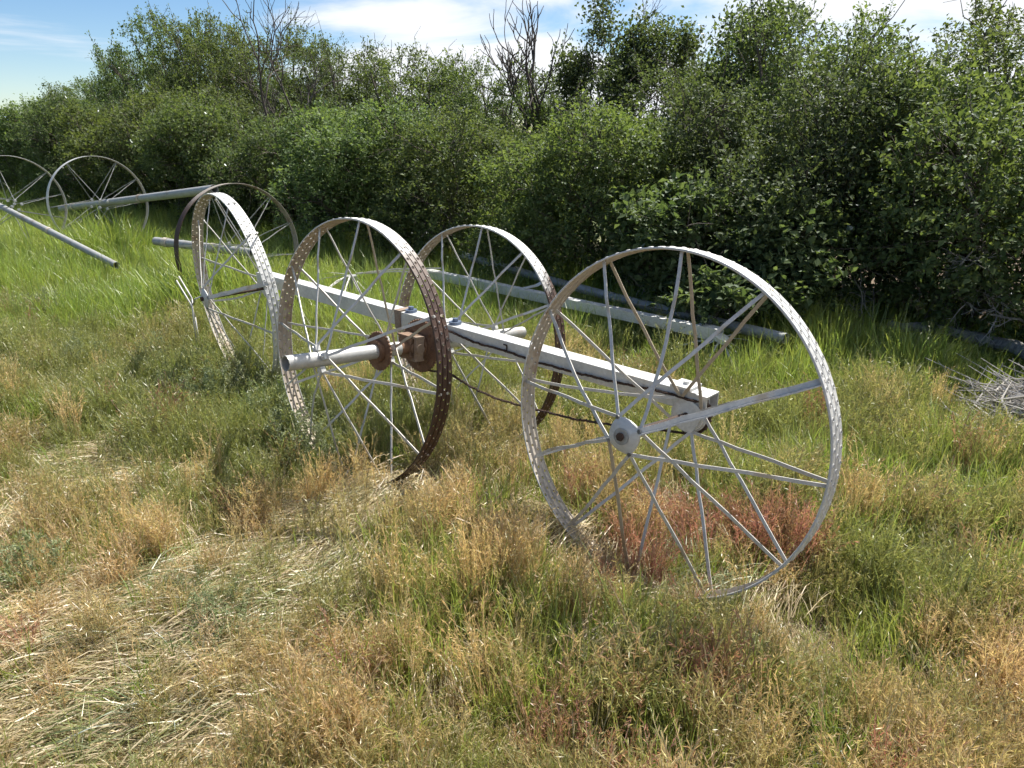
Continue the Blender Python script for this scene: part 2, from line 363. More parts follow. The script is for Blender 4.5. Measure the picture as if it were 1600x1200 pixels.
def shrub_meshes(seed, H, R, nl, per, m, leafL=.046, shoots=46, ragged=0.):
    """crown (leaves) and branches meshes for one thicket shrub"""
    r = np.random.default_rng(seed); P = []; D = []; Q = []; br = MB()
    lumps = []
    for i in range(nl):
        h = H * (.20 + (.64 + .13 * ragged) * ((i + r.random()) / nl) ** .85); th = i * 2.4 + r.normal() * .5
        prof = math.sqrt(max(.08, 1 - (max(0, h / H - .45) / .55) ** 2))
        rr = R * prof * (.42 + .55 * math.sqrt(r.random()))
        lumps.append((np.array([rr * math.cos(th), rr * math.sin(th), h]), R * (.24 + .22 * r.random()) * (1 - ragged * .62 * max(0, h / H - .5) / .5)))
    for c, lr in lumps:
        b0 = np.array([r.normal() * .14, r.normal() * .14, 0.0])
        mid = b0 * .4 + c * .55 + np.array([r.normal() * .1, r.normal() * .1, H * .12])
        tt = np.linspace(0, 1, 8)[:, None]
        path = (1 - tt) ** 2 * b0 + 2 * tt * (1 - tt) * mid + tt ** 2 * c + r.normal(size=(8, 3)) * .018 * np.minimum(tt, .8)
        br.tube(path, np.linspace(.032, .010, 8) * (.7 + .6 * r.random()), 5, False)
        n = int(per * (lr / (.32 * R)) ** 2)
        u = rdir(n, r); u[:, 2] = np.abs(u[:, 2]) * np.where(r.random(n) < .62, 1, -1)
        rad = lr * r.random(n) ** (1 / 4.0)
        pos = c + u * rad[:, None] * np.array([1.12, 1.12, .85])
        d = norm(u + np.array([0, 0, .55]) + r.normal(size=(n, 3)) * .45)
        ln = .10 + .16 * r.random(n)
        ok = pos[:, 2] > .06
        pos, d, ln = pos[ok], d[ok], ln[ok]
        for k in range(0, len(pos), 2):
            a = pos[k]; b = a + d[k] * ln[k]
            br.tube([a - d[k] * .12 + r.normal(size=3) * .02, a, b], [.0045, .0035, .0018], 3, False)
        for k in range(0, len(pos), 9):
            tt = np.linspace(0, 1, 5)[:, None]; a = path[int(r.integers(4, 8))]
            br.tube(a * (1 - tt) + pos[k] * tt + np.array([0, 0, .07]) * np.sin(tt * math.pi), np.linspace(.009, .004, 5), 4, False)
        for (a, dd, l) in zip(pos, d, ln):
            q = 32; s = r.random(q) * l
            P.append(a + dd * s[:, None] + r.normal(size=(q, 3)) * .042); dl = norm(dd * .7 + rdir(q, r)); D.append(dl)
            Q.append(norm(np.array([.25, .25, .9]) + dd * .7 + r.normal(size=(q, 3)) * .42))
    top = sorted(lumps, key=lambda q: -q[0][2])[:max(5, nl // 2)]
    for i in range(shoots):
        c, lr = top[int(r.integers(len(top)))]; u = rdir(1, r)[0]; u[2] = abs(u[2])
        a = c + u * lr * .75; dd = norm(np.array([u[0] * .5, u[1] * .5, .9]) + r.normal(size=3) * .2); l = .14 + .30 * r.random()
        br.tube([a, a + dd * l * .5 + r.normal(size=3) * .01, a + dd * l], [.005, .004, .002], 3, False)
        q = int(60 * l); s = np.sort(r.random(q)) * l
        P.append(a + dd * s[:, None] + r.normal(size=(q, 3)) * .02); D.append(norm(dd * .5 + rdir(q, r))); Q.append(norm(np.array([0, 0, .8]) + rdir(q, r) * .8))
    P = np.concatenate(P); D = np.concatenate(D); Q = np.concatenate(Q); n = len(P)
    Ls = leafL * (.5 + .9 * r.random(n) ** 1.4); Ws = Ls * (.5 + .2 * r.random(n))
    # a few bare grey twigs
    for i in range(26):
        c, lr = lumps[int(r.integers(nl))]; u = rdir(1, r)[0]; a = c + u * lr * .5; dd = norm(u + np.array([0, 0, .4]) + r.normal(size=3) * .3)
        l = .4 + .5 * r.random(); br.tube([a, a + dd * l * .4 + r.normal(size=3) * .03, a + dd * l * .75 + r.normal(size=3) * .05, a + dd * l], [.007, .005, .004, .002], 4, False)
    return leaf_mesh('crown', P, D, Q, Ls, Ws, m), br.mesh('branches', M['bark'], True)

FRONT = [shrub_meshes(11 + i, 2.2, 1.28, 17, 84, M['leaf'] if i != 2 else M['leaf_b'], .048 + .004 * (i % 2)) for i in range(4)]
BACK = [shrub_meshes(31 + i, 3.4, 1.6, 26, 60, M['leaf_b'] if i == 0 else M['leaf'], .052, 70, 1.0) for i in range(3)]

front = [  # x, y, height, scale across, label
    (5.16, 4.95, 2.3, 1.0, 'leafy thicket shrub past the right end of the hedge'),
    (4.10, 6.38, 2.3, 1.0, 'leafy hedge shrub overhanging the grey fallen log, right corner of the photo'),
    (2.78, 7.48, 2.3, .98, 'dense hedge shrub right of the near right wheel, its lower half in deep shade'),
    (1.33, 8.50, 1.95, .92, 'leafy hedge shrub standing behind the top of the near right wheel'),
    (0.05, 9.70, 1.98, .95, 'leafy hedge shrub below the leafless dead tree'),
    (-1.24, 10.9, 2.05, .98, 'leafy hedge shrub behind the rust-edged wheel at the far end of the drive pipe'),
    (-2.53, 12.1, 2.10, .98, 'leafy hedge shrub behind the rust-brown wheel carrying the pale pipe end'),
    (-3.82, 13.3, 2.30, 1.02, 'leafy hedge shrub behind the leaning white wheel and thin old rim'),
    (-5.10, 14.5, 2.45, 1.05, 'leafy hedge shrub above the open end of the sloping raised pipe'),
    (-6.40, 15.7, 2.50, 1.05, 'leafy hedge shrub above the middle of the sloping raised pipe'),
    (-7.68, 16.9, 2.50, 1.05, 'leafy hedge shrub just right of the small far wheel with the sloping pipe'),
    (-8.97, 18.1, 2.40, 1.05, 'leafy hedge shrub behind the small far wheel with the sloping pipe'),
    (-10.25, 19.3, 2.25, 1.05, 'leafy hedge shrub seen between the two small far wheels'),
    (-11.9, 20.8, 2.05, 1.1, 'leafy hedge shrub over the small wheel cut by the left edge of the photo'),
    (-13.6, 22.5, 1.7, 1.1, 'low hedge shrub near the far left end of the thicket'),
    (-15.6, 24.3, 1.62, 1.1, 'lowest front shrub at the far left tip of the thicket'),
]
back = [
    (6.63, 6.32, 2.65, .9, 'tall thicket shrub past the right edge behind the hedge'),
    (5.09, 7.74, 3.0, .95, 'tall leafy shrub rising over the log at the right edge of the photo'),
    (3.60, 9.20, 3.2, .9, 'tall leafy shrub against white cloud, right of the dark trunked tree'),
    (2.05, 10.7, 2.75, .85, 'tall shrub behind the half-bare tree, above the near right wheel'),
    (0.40, 12.2, 2.30, .8, 'lower back shrub in the skyline gap behind the leafless dead tree'),
    (-1.08, 13.4, 3.12, .88, 'tall shrub with leafy crest left of the leafless dead tree'),
    (-2.63, 14.9, 3.4, .92, 'tall shrub in the middle of the skyline under the big white cloud'),
    (-4.17, 16.3, 3.8, .95, 'tall shrub just right of the leafless forked branches at the top left'),
    (-5.72, 17.7, 4.3, .95, 'tall shrub holding up the leafless forked branches at the top left'),
    (-7.26, 19.1, 4.5, 1.0, 'tallest shrub of the left skyline, its crest nearest the top edge'),
    (-8.80, 20.6, 3.65, 1.0, 'tall shrub on the falling left shoulder of the skyline crest'),
    (-10.6, 22.2, 3.15, 1.0, 'tall shrub at the head of the slope down to the left blue sky'),
    (-12.2, 23.7, 2.8, 1.0, 'back shrub halfway down the left skyline slope'),
    (-14.0, 25.4, 2.45, 1.0, 'back shrub low on the left skyline slope'),
    (-16.2, 27.4, 2.0, 1.0, 'back shrub beside the distant blue ridge at the left'),
    (-18.6, 29.6, 1.65, 1.0, 'farthest low shrub at the left end of the thicket'),
    (0.775, 12.68, 2.86, .8, 'shrub in the skyline immediately left of the leafless dead tree'),
]
broad = shrub_meshes(77, 1.5, .85, 12, 60, M['leaf_b'], .074, 14)
o_ = empty('broad_leaved_shrub', (2.0, 6.25, -.1)); o_.scale = (1, 1, .86); tag(o_, 'low broad-leaved shrub in deep shade behind the near right wheel', 'shrub'); link('crown', broad[0], o_); link('branches', broad[1], o_)
def plant_shrub(i, spec, pool, H0, group):
    x, y, h, s, lab = spec
    # the thicket's front bends towards the camera away from its right-hand end
    k = float(np.interp(i, (0, 1, 2, 3, 4, 7, 15), (.12, .15, .32, .46, .66, .92, 1.6)))
    y0 = y; x -= HN[0] * k; y -= HN[1] * k; h = 1.66 + (h - 1.66) * y / y0; s *= .97
    cr, br = pool[i % len(pool)]
    o = empty('thicket_shrub', (x, y, float(gz(x, y)) - .02)); tag(o, lab, 'shrub', group)
    o.rotation_euler = (0, 0, i * 2.17 + .3); o.scale = (s, s * (1 + .06 * math.sin(i * 3.)), h / H0)
    link('crown', cr, o); link('branches', br, o)
for i, sp_ in enumerate(front): plant_shrub(i, sp_, FRONT, 2.32, 'shrubs along the front of the thicket')
for i, sp_ in enumerate(back): plant_shrub(i, sp_, BACK, 3.62, 'taller shrubs at the back of the thicket')

def dead_tree(name, seed, loc, H, label, lean=(0, 0), leafy=0, spread=.62, levels=5, r0=.055, fork=.22):
    r = np.random.default_rng(seed); mb = MB(); tips = []
    def grow(p, d, l, rad, lev):
        n = 6; pts = [p]
        for i in range(n):
            d = norm(d + r.normal(size=3) * .13 + np.array([0, 0, .05])); pts.append(pts[-1] + d * l / n)
        mb.tube(pts, np.linspace(rad, rad * .62, n + 1), 6 if lev < 2 else 4, False)
        if lev >= levels: tips.append((pts[-1], d)); return
        k = 3 if lev in (0, 2) else 2 + int(r.random() < .45)
        ph = r.random() * 6.28; x = norm(np.cross(d, [.3, .2, 1.0])); y = np.cross(d, x)
        for j in range(k):
            th = ph + j * 6.28 / k + r.normal() * .35; q = spread * (.6 + .6 * r.random()) * (.55 if j == 0 else 1)
            nd = norm(d + (math.cos(th) * x + math.sin(th) * y) * q)
            st = pts[-1] if j < 2 else pts[4]
            grow(st, nd, l * (.62 + .2 * r.random()), rad * (.62 if j else .66), lev + 1)
        if lev >= 2: tips.append((pts[3], d))
    grow(np.array([0, 0, -.05]), norm(np.array([lean[0], lean[1], 1.0])), H * fork, r0, 0)
    zmax = max(v[:, 2].max() for v in mb.v); k = H / zmax
    o = empty(name, loc); tag(o, label, 'tree')
    me = mb.mesh('trunk', M['dead_bark'], True); b = link('trunk', me, o); b.scale = (k, k, k)
    if leafy:
        P = []; D = []; Q = []
        sel = [q for q in tips if r.random() < .9]
        cs = [tips[int(r.integers(len(tips)))][0] for _ in range(leafy)]
        for p, d in sel:
            if min(np.linalg.norm(p - c) for c in cs) > .34 / k: continue
            q = 80; P.append((p + r.normal(size=(q, 3)) * .10 / k) * k); D.append(rdir(q, r)); Q.append(norm(rdir(q, r) + [0, 0, .7]))
        P = np.concatenate(P); n = len(P); Ls = .055 * (.7 + .6 * r.random(n))
        link('crown', leaf_mesh('crown', P, np.concatenate(D), np.concatenate(Q), Ls, Ls * .6, M['leaf_b']), o)
    return o
dead_tree('dead_tree', 5, (.32, 11.6, -.05), 3.6, 'leafless dead tree standing alone against the cloud in the skyline gap', (.05, 0), spread=.70, levels=5, fork=.50, r0=.10)
dead_tree('half_bare_tree', 8, (1.66, 11.0, -.05), 3.5, 'half-bare tree with dark leaf clumps and thin bare twigs against blue sky', (.06, 0), 8, .72, levels=6, fork=.46, r0=.07)
dead_tree('dead_tree', 15, (-3.5, 12.3, -.05), 3.95, 'leafless forked branches poking above the left hedge at the top edge', (-.08, 0), spread=.6, levels=5, fork=.55, r0=.085)
dead_tree('bare_tree', 21, (2.35, 10.6, -.05), 3.08, 'thin bare twiggy tree right of the half-bare tree', (.05, 0), 2, .6, levels=6, fork=.46)
dead_tree('dark_trunk_tree', 27, (3.25, 9.6, -.05), 3.4, 'dark trunked tree with long bare boughs right of the twiggy tree', (.12, 0), 26, .75, fork=.4, r0=.09)
dead_tree('bare_bush', 33, (-1.6, 13.3, -.05), 3.25, 'bare grey twigs fanning out over the middle hedge under white cloud', (-.1, 0), 0, .7, fork=.45)
dead_tree('bare_bush', 39, (-.55, 12.8, -.05), 2.95, 'bare twig fan beside the leafy crest left of the dead tree', (.12, 0), 0, .7, fork=.45)
dead_tree('bare_bush', 52, (-9.6, 20.8, -.05), 3.95, 'bare twig fan standing out of the left shoulder of the skyline', (-.1, 0), 0, .6, levels=6, fork=.45)
dead_tree('bare_bush', 44, (-6.6, 18.0, -.05), 4.35, 'bare dark branches mixed into the tall left crest', (.08, 0), 3, .55, fork=.5)

# fallen log, brush pile and dead boughs at the right
mb = MB(); r = np.random.default_rng(3)
tt = np.linspace(0, 1, 16); lk = np.array([(3.02, 5.62, .20), (3.28, 5.46, .23), (3.52, 5.12, .22), (3.60, 4.62, .20), (3.68, 4.2, .16)]); lp = np.stack([np.interp(tt * 4, range(5), lk[:, i]) for i in range(3)], 1); lp[1:-1] = (lp[:-2] + lp[1:-1] + lp[2:]) / 3; lp[:, 2] += r.normal(size=16) * .005
n = 14; V = []; ax = norm(lp[-1] - lp[0]); sx = norm(np.cross(ax, [0, 0, 1.])); sy = np.cross(sx, ax)
ridge = 1 + r.normal(size=n) * .11
for i in range(16):
    rad = .032 + .026 * tt[i]
    for j in range(n):
        th = 2 * math.pi * j / n; V.append(lp[i] + rad * (ridge[j] + r.normal() * .03) * (math.cos(th) * sx + math.sin(th) * sy))
mb.add(V, [(i * n + j, i * n + (j + 1) % n, (i + 1) * n + (j + 1) % n, (i + 1) * n + j) for i in range(15) for j in range(n)] + [tuple(range(n))[::-1], tuple(15 * n + j for j in range(n))])
lg = link('fallen_log', mb.mesh('fallen_log', M['grey_wood'])); tag(lg, 'weathered grey fallen log with split grain in the shade of the hedge', 'log')
mb = MB()
for i in range(620):
    c = np.array([3.02 + r.normal() * .20, 3.74 + r.normal() * .28, 0.0]); c[2] = gz(c[0], c[1]) + .03 + .30 * r.random() * math.exp(-((c[0] - 3.08) ** 2 + (c[1] - 3.78) ** 2) / .25)
    th = R_(118) + r.normal() * .8; d = np.array([math.cos(th), math.sin(th), r.normal() * .22]); l = .18 + .42 * r.random()
    mb.tube([c - d * l / 2, c + r.normal(size=3) * .035, c + d * l / 2 + r.normal(size=3) * .07], [.0065 * (.4 + r.random()), .005, .002], 4, False)
tag(link('brush_pile', mb.mesh('brush_pile', M['twig'])), 'tangle of bleached grey dead twigs lying in the grass at the right edge', 'brush pile')
mb = MB()
def bough(p, d, l, rad, lev):
    pts = [np.array(p)]; d = norm(d)
    for i in range(5): d = norm(d + r.normal(size=3) * .16); pts.append(pts[-1] + d * l / 5)
    mb.tube(pts, np.linspace(rad, rad * .5, 6), 5, False)
    if lev < 3:
        for k in range(3): bough(pts[2 + k], d + r.normal(size=3) * .6, l * .6, rad * .55, lev + 1)
for i in range(5): bough((3.75 - .05 * i, 5.15 + .1 * i, .35 + .14 * i), (-.6, -.35, .25 + .1 * i), .4, .012, 0)
tag(link('dead_bough', mb.mesh('dead_bough', M['twig'], True)), 'bare pale dead bough hanging out of the hedge at the right edge', 'branch')
mb = MB()
for i in range(16): bough((2.9 + r.normal() * .5, 6.25 + r.normal() * .4, .03), (r.normal() * .5, -.2 + r.normal() * .4, .7), .4, .012, 1)
tag(link('dead_brush', mb.mesh('dead_brush', M['grey_wood'], True)), 'dark dead stems tangled in the hollow beneath the right hedge', 'branches', kind='stuff')

# ------------------------------------------------------------------ wheels
RR, RW = .64, .084
def rim_mesh(name, mats, nh=84, ell=(0, 0), thick=.0028, holes=True):
    """rolled steel tyre: three flat bands, narrow grooves between, a row of punched holes along each band"""
    v = []; f = []; sw = RW / 3; gr = .0028
    def put(th, s, h):
        q = (RR + h) * (1 + ell[0] * math.cos(2 * th) + ell[1] * math.sin(2 * th))
        v.append((q * math.cos(th), q * math.sin(th), s)); return len(v) - 1
    dth = 2 * math.pi / nh
    for st in range(3):
        cs = -RW / 2 + (st + .5) * sw
        for i in range(nh):
            c = (i + (.5 if st == 1 else 0)) * dth
            oc = [(-1, -1), (0, -1), (1, -1), (1, 0), (1, 1), (0, 1), (-1, 1), (-1, 0)]
            A = [put(c + a * dth / 2, cs + b * (sw / 2 - gr), 0) for a, b in oc]
            lo = [put(c + a * dth / 2, cs - sw / 2, -.0065) for a in (-1, 0, 1)]; hi = [put(c + a * dth / 2, cs + sw / 2, -.0065) for a in (1, 0, -1)]
            f += [(lo[0], lo[1], A[1], A[0]), (lo[1], lo[2], A[2], A[1]), (hi[0], hi[1], A[5], A[4]), (hi[1], hi[2], A[6], A[5])]
            if not holes: f.append(tuple(A)); continue
            an = [math.atan2(b, a) for a, b in oc]
            B = [put(c + .0092 * math.cos(t_) / RR, cs + .0092 * math.sin(t_), .0) for t_ in an]
            Cc = [put(c + .0066 * math.cos(t_) / RR, cs + .0066 * math.sin(t_), .0024) for t_ in an]
            for j in range(8):
                k = (j + 1) % 8; f.append((A[j], A[k], B[k], B[j])); f.append((B[j], B[k], Cc[k], Cc[j]))
    me = bpy.data.meshes.new(name); me.from_pydata(v, [], f)
    for q in mats: me.materials.append(q)
    import bmesh
    bm = bmesh.new(); bm.from_mesh(me); bmesh.ops.remove_doubles(bm, verts=bm.verts, dist=.0009)
    bmesh.ops.recalc_face_normals(bm, faces=bm.faces)
    n0 = sum(fc.normal.dot(Vector((fc.calc_center_median().x, fc.calc_center_median().y, 0)).normalized()) for fc in bm.faces)
    if n0 < 0: bmesh.ops.reverse_faces(bm, faces=bm.faces)
    bm.to_mesh(me); bm.free(); smooth_by_angle(me, 40)
    return me
def add_rim(parent, me, thick=.003):
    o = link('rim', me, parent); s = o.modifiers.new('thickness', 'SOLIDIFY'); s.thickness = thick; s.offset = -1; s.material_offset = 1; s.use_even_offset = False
    return o

def spoke_mesh(name, side, rel, hub_s, hub_r, m, w=.0125, th=.0035, bend=0., bow=0., bolt=True, rim_r=.632, seed=0, angle_iron=False):
    """strap from a hub plate corner (corner sits at -rel from the rim end) to the rim at local angle 0"""
    r = np.random.default_rng(seed + 5)
    a = np.array([hub_r * math.cos(R_(-rel)), hub_r * math.sin(R_(-rel)), side * hub_s]); b = np.array([rim_r, 0, side * .02])
    n = 9; tt = np.linspace(0, 1, n)[:, None]; p = a * (1 - tt) + b * tt
    p[:, 1] += bow * np.sin(tt[:, 0] * math.pi); p[:, 2] += bend * np.sin(tt[:, 0] * math.pi * 1.5)
    p[1:-1] += r.normal(size=(n - 2, 3)) * (.0015 if not bend else .004)
    mb = MB(); tang = np.cross(norm(b - a), [0, 0, 1.0])
    mb.strap(p, tang, w, th)
    if angle_iron: mb.strap(p + np.array([0, 0, w * .45 * side]) + norm(tang) * w * .48, [0, 0, 1.0], w * .9, th)
    if bolt:
        mb.disc(p[-1] + np.array([.004, 0, 0]), (1, 0, 0), .007, .010, 6)
        mb.disc(a + np.array([0, 0, side * .003]), (0, 0, 1), .0075, .009, 6)
    return mb.mesh(name, m)
SPK = {}
def spoke(side, rel, hub_s, hub_r, matk='spoke', **kw):
    key = (side, rel, hub_s, hub_r, matk, tuple(sorted(kw.items())))
    if key not in SPK: SPK[key] = spoke_mesh('spoke', side, rel, hub_s, hub_r, M[matk], **kw)
    return SPK[key]

def hub_plate_mesh(side, hub_s, rad, hole, m, dish=.014):
    mb = MB(); n = 40; V = []; 
    rings = [(1.0, 0), (.97, .003), (.62, dish), (.40, dish + .002), (hole / rad, dish)] 
    for q, z in rings:
        for j in range(n):
            th = 2 * math.pi * j / n
            sq = 1.0 / max(abs(math.cos(th)) ** 1.25 + abs(math.sin(th)) ** 1.25, 1e-6) ** (1 / 1.25)   # rounded square, corners on the axes
            sq = .35 + .65 * sq if q > .5 else 1.0
            V.append((rad * q * sq * math.cos(th), rad * q * sq * math.sin(th), side * (hub_s + z)))
    for j in range(n): th = 2 * math.pi * j / n; V.append((hole * math.cos(th), hole * math.sin(th), side * (hub_s - .004)))
    for j in range(n):
        th = 2 * math.pi * j / n; sq = .35 + .65 / max(abs(math.cos(th)) ** 1.25 + abs(math.sin(th)) ** 1.25, 1e-6) ** (1 / 1.25)
        V.append((rad * sq * math.cos(th), rad * sq * math.sin(th), side * (hub_s - .004)))
    m_ = len(rings) + 2
    f = [(i * n + j, i * n + (j + 1) % n, ((i + 1) % m_) * n + (j + 1) % n, ((i + 1) % m_) * n + j) for i in range(m_) for j in range(n)]
    mb.add(V, f); me = mb.mesh('hub_plate', m); smooth_by_angle(me, 30); return me

def frame(c, nrm):
    nrm = norm(nrm); d = norm(np.cross([0, 0, 1.], nrm)); e = np.cross(nrm, d)
    m = Matrix.Identity(4)
    for i in range(3): m[i][0] = d[i]; m[i][1] = e[i]; m[i][2] = nrm[i]; m[i][3] = c[i]
    return m

def wheel(parent, c, nrm, alpha, rim_me, hub_s=.2, hub_r=.068, special=None, skip=(), label=None, hub='plate', pipe_r=.0365, swap=None):
    origin = Vector(parent.location)
    w = empty('wheel', parent=parent); w.matrix_basis = Matrix.Translation(-origin) @ frame(c, nrm)
    if label: w['label'] = label
    add_rim(w, rim_me)
    special = special or {}
    for side in (1, -1):
        for q in range(4):
            ca = alpha + 90 * q
            for rel in (-60, 0, 60):
                key = (side, q, rel)
                if key in skip: continue
                kw = dict(special.get(key, {})); mk = kw.pop('mat', 'spoke'); seed = (q * 7 + rel) % 3
                me = spoke(side, rel, hub_s, hub_r, mk, seed=seed, **kw)
                link('spoke', me, w, Matrix.Rotation(R_(ca + rel), 4, 'Z'))
        if hub == 'plate':
            k = ('hub', side, hub_s, hub_r)
            if k not in SPK: SPK[k] = hub_plate_mesh(side, hub_s, hub_r * 1.02, .011, M['galv'])
            link('hub_plate', SPK[k], w, Matrix.Rotation(R_(alpha), 4, 'Z'))
        else:
            mb = MB(); 
            mb.pipe((0, 0, side * hub_s - .02), (0, 0, side * hub_s + .02), pipe_r + .010, pipe_r + .0012, 28, 2)
            link('hub_clamp', mb.mesh('hub_clamp', M['galv']), w)
            k = ('lug', side, hub_s, pipe_r)
            if k not in SPK:
                mb = MB(); x = np.array([1., 0, 0])
                mb.box(x * (pipe_r + .016) + [0, 0, side * hub_s], x * .014, (0, .016, 0), (0, 0, .012)); mb.disc(x * (pipe_r + .018) + np.array([0, 0, side * (hub_s + .014)]), (0, 0, 1), .008, .012, 6)
                SPK[k] = mb.mesh('clamp_lug', M['galv'])
            for q in range(4): link('clamp_lug', SPK[k], w, Matrix.Rotation(R_(alpha + 90 * q), 4, 'Z'))
    return w

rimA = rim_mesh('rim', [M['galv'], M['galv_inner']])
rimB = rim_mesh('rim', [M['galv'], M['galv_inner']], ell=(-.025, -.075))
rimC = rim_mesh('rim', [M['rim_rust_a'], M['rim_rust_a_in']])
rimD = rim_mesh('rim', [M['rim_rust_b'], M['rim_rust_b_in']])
rimE = rim_mesh('rim', [M['rim_old'], M['rim_old']], nh=60, holes=False)
rimF = rim_mesh('rim', [M['galv'], M['galv_inner']], nh=60, holes=False)

C1, N1 = np.array([.531, 2.455, .649]), np.array([-.684, -.723, .103])
C2, N2 = np.array([-1.897, 4.901, .617]), np.array([-.744, -.667, -.026])
C3, N3 = np.array([-.755, 3.334, .652]), np.array([-.674, -.731, .106])
C4, N4 = np.array([-.223, 4.03, .536]), np.array([-.666, -.737, .11])
mover = empty('irrigation_mover', (-.5, 3.6, 0))
tag(mover, 'nearest irrigation mover, four spoked steel wheels on a pale box beam in dry grass', 'irrigation mover')
MO = np.array([-.5, 3.6, 0])
def part(name, mb, m, smooth=False, parent=mover, off=MO):
    mb.v = [q - off for q in mb.v]; me = mb.mesh(name, m)
    if smooth: smooth_by_angle(me, 40)
    return link(name, me, parent)

wheel(mover, C1, N1, 28, rimA, .21, .068, {
    (1, 0, 0): dict(w=.022, th=.005, angle_iron=True), (1, 2, 0): dict(bend=.010, bow=-.012), (1, 2, -60): dict(bow=.02, w=.014), (1, 0, 60): dict(bow=-.02),
    (-1, 0, 60): dict(mat='spoke_tan'), (-1, 1, -60): dict(mat='spoke_tan'), (-1, 1, 0): dict(mat='spoke_tan', bow=.006), (-1, 1, 60): dict(bow=.012), (1, 2, 60): dict(w=.014, mat='spoke_tan')},
    label='whole pale galvanised wheel nearest the camera at the right')
wheel(mover, C2, N2, 15, rimB, .21, .068, {(1, 0, 0): dict(w=.026, th=.005, angle_iron=True), (-1, 2, 0): dict(bow=.02), (1, 3, 0): dict(bow=.03, w=.013)}, skip=((-1, 3, -60), (1, 1, 60)),
    label='slightly oval leaning pale wheel at the left end of the beam')
wheel(mover, C3, N3, 26, rimC, .2, .060, {
    (-1, 0, 60): dict(mat='spoke_tan'), (-1, 0, 0): dict(mat='spoke_tan'), (1, 3, -60): dict(bow=-.03, w=.012), (1, 2, 0): dict(w=.010), (-1, 1, 0): dict(w=.010), (-1, 1, 60): dict(w=.010)},
    label='wheel rusted dark brown on its right side', hub='clamp')
wheel(mover, C4, N4, 27, rimD, .2, .060, {(-1, q, rr): dict(w=.009) for q in range(4) for rr in (-60, 0, 60)}, skip=((1, 3, -60), (-1, 3, 0)),
    label='wheel rusted only along its right edge, behind the beam', hub='clamp')

# long box beam along the machine
bd = norm([-.735, .678, .0215]); bn = norm([-.678, -.735, 0]); bu = np.cross(bn, bd); bu = bu if bu[2] > 0 else -bu
P_r = np.array([.705, 2.600, .678]); P_l = np.array([-1.72, 4.837, .735])     # front face centre line
bd = norm(P_l - P_r)
def beam(mb, a, b, w, h, wall=.005):
    d = norm(b - a); u_ = norm(np.array([0, 0, 1.]) - d * d[2]); s = np.cross(d, u_); c = (a + b) / 2; L_ = np.linalg.norm(b - a) / 2
    mb.box(c + u_ * (h / 2 - wall / 2), d * L_, s * w / 2, u_ * wall / 2); mb.box(c - u_ * (h / 2 - wall / 2), d * L_, s * w / 2, u_ * wall / 2)
    mb.box(c + s * (w / 2 - wall / 2), d * L_, s * wall / 2, u_ * (h / 2 - wall)); mb.box(c - s * (w / 2 - wall / 2), d * L_, s * wall / 2, u_ * (h / 2 - wall))
mb = MB(); bo = -bn * .042
beam(mb, P_r + bo, P_l + bo, .084, .078); part('box_beam', mb, M['beam'])
mb = MB(); q = P_r + bo - bd * .018; beam(mb, q - bd * .03 + np.array([0, 0, -.012]), q + bd * .017 + np.array([0, 0, -.012]), .096, .098, .006); part('beam_end_sleeve', mb, M['beam'])
mb = MB(); q = P_r + bo + bd * .07; mb.box(q + np.array([0, 0, .046]), bd * .045, bn * .046, (0, 0, .005)); mb.disc(q + np.array([0, 0, .056]), (0, 0, 1), .012, .014, 6); part('top_plate', mb, M['beam'])

# drive pipe through the two middle wheels
ax3 = norm(C4 - C3)
a_ = C3 - ax3 * .372; b_ = C3 + ax3 * .27
mb = MB(); mb.pipe(C3 - N3 * -.372, C3 - N3 * .265, .0355, .0320); part('drive_pipe', mb, M['pipe'], True)
mb = MB(); mb.pipe(C3 - N3 * .262, C3 - N3 * .330, .0335, .029, 24, 3); part('rusty_pipe_stub', mb, M['rust'], True)
mb = MB(); mb.pipe(C4 + N4 * .40, C4 - N4 * .30, .0355, .0320); part('drive_pipe', mb, M['pipe'], True)
mb = MB(); mb.pipe(C4 - N4 * .295, C4 - N4 * .43, .036, .031, 24, 2); part('pipe_collar', mb, M['pipe'], True)
# sprockets and gearbox between wheel and beam
spc = C3 - N3 * .410
mb = MB(); mb.disc(spc, N3, .140, .012, teeth=44); mb.disc(spc + N3 * .012, N3, .062, .02); mb.disc(spc + N3 * .024, N3, .04, .014)
for j in range(8):
    th = j * math.pi / 4; d_ = norm(np.cross([0, 0, 1.], N3)); e_ = np.cross(N3, d_)
    mb.disc(spc + N3 * .009 + (d_ * math.cos(th) + e_ * math.sin(th)) * .098, N3, .008, .01, 8)
part('sprocket', mb, M['rust'])
d3 = norm(np.cross([0, 0, 1.], N3)); e3 = np.cross(N3, d3)
mb = MB(); mb.disc(C3 - N3 * .145 - d3 * .004, N3, .098, .010, teeth=30); mb.disc(C3 - N3 * .128, N3, .055, .02); part('idler_sprocket', mb, M['rust'])
mb = MB(); q = C3 - N3 * .345 - d3 * .012
mb.box(q, N3 * .032, d3 * .046, e3 * .058); mb.box(q + e3 * .062, N3 * .04, d3 * .05, e3 * .004); mb.disc(q + d3 * .048, d3, .03, .02, 24)
for s1 in (-1, 1):
    for s2 in (-1, 1): mb.disc(q + d3 * .048 + N3 * .024 * s1 + e3 * .045 * s2, d3, .006, .012, 6)
part('gearbox', mb, M['rust_mid'])
mb = MB(); q = C3 - N3 * .352 + d3 * .056
mb.box(q, N3 * .026, d3 * .008, e3 * .062); mb.box(q + e3 * .058 - d3 * .02, N3 * .03, d3 * .03, e3 * .006); mb.box(q - e3 * .058 - d3 * .02, N3 * .03, d3 * .03, e3 * .006); mb.disc(q + d3 * .01, d3, .026, .012, 20)
part('bearing_bracket', mb, M['rust_pale'])
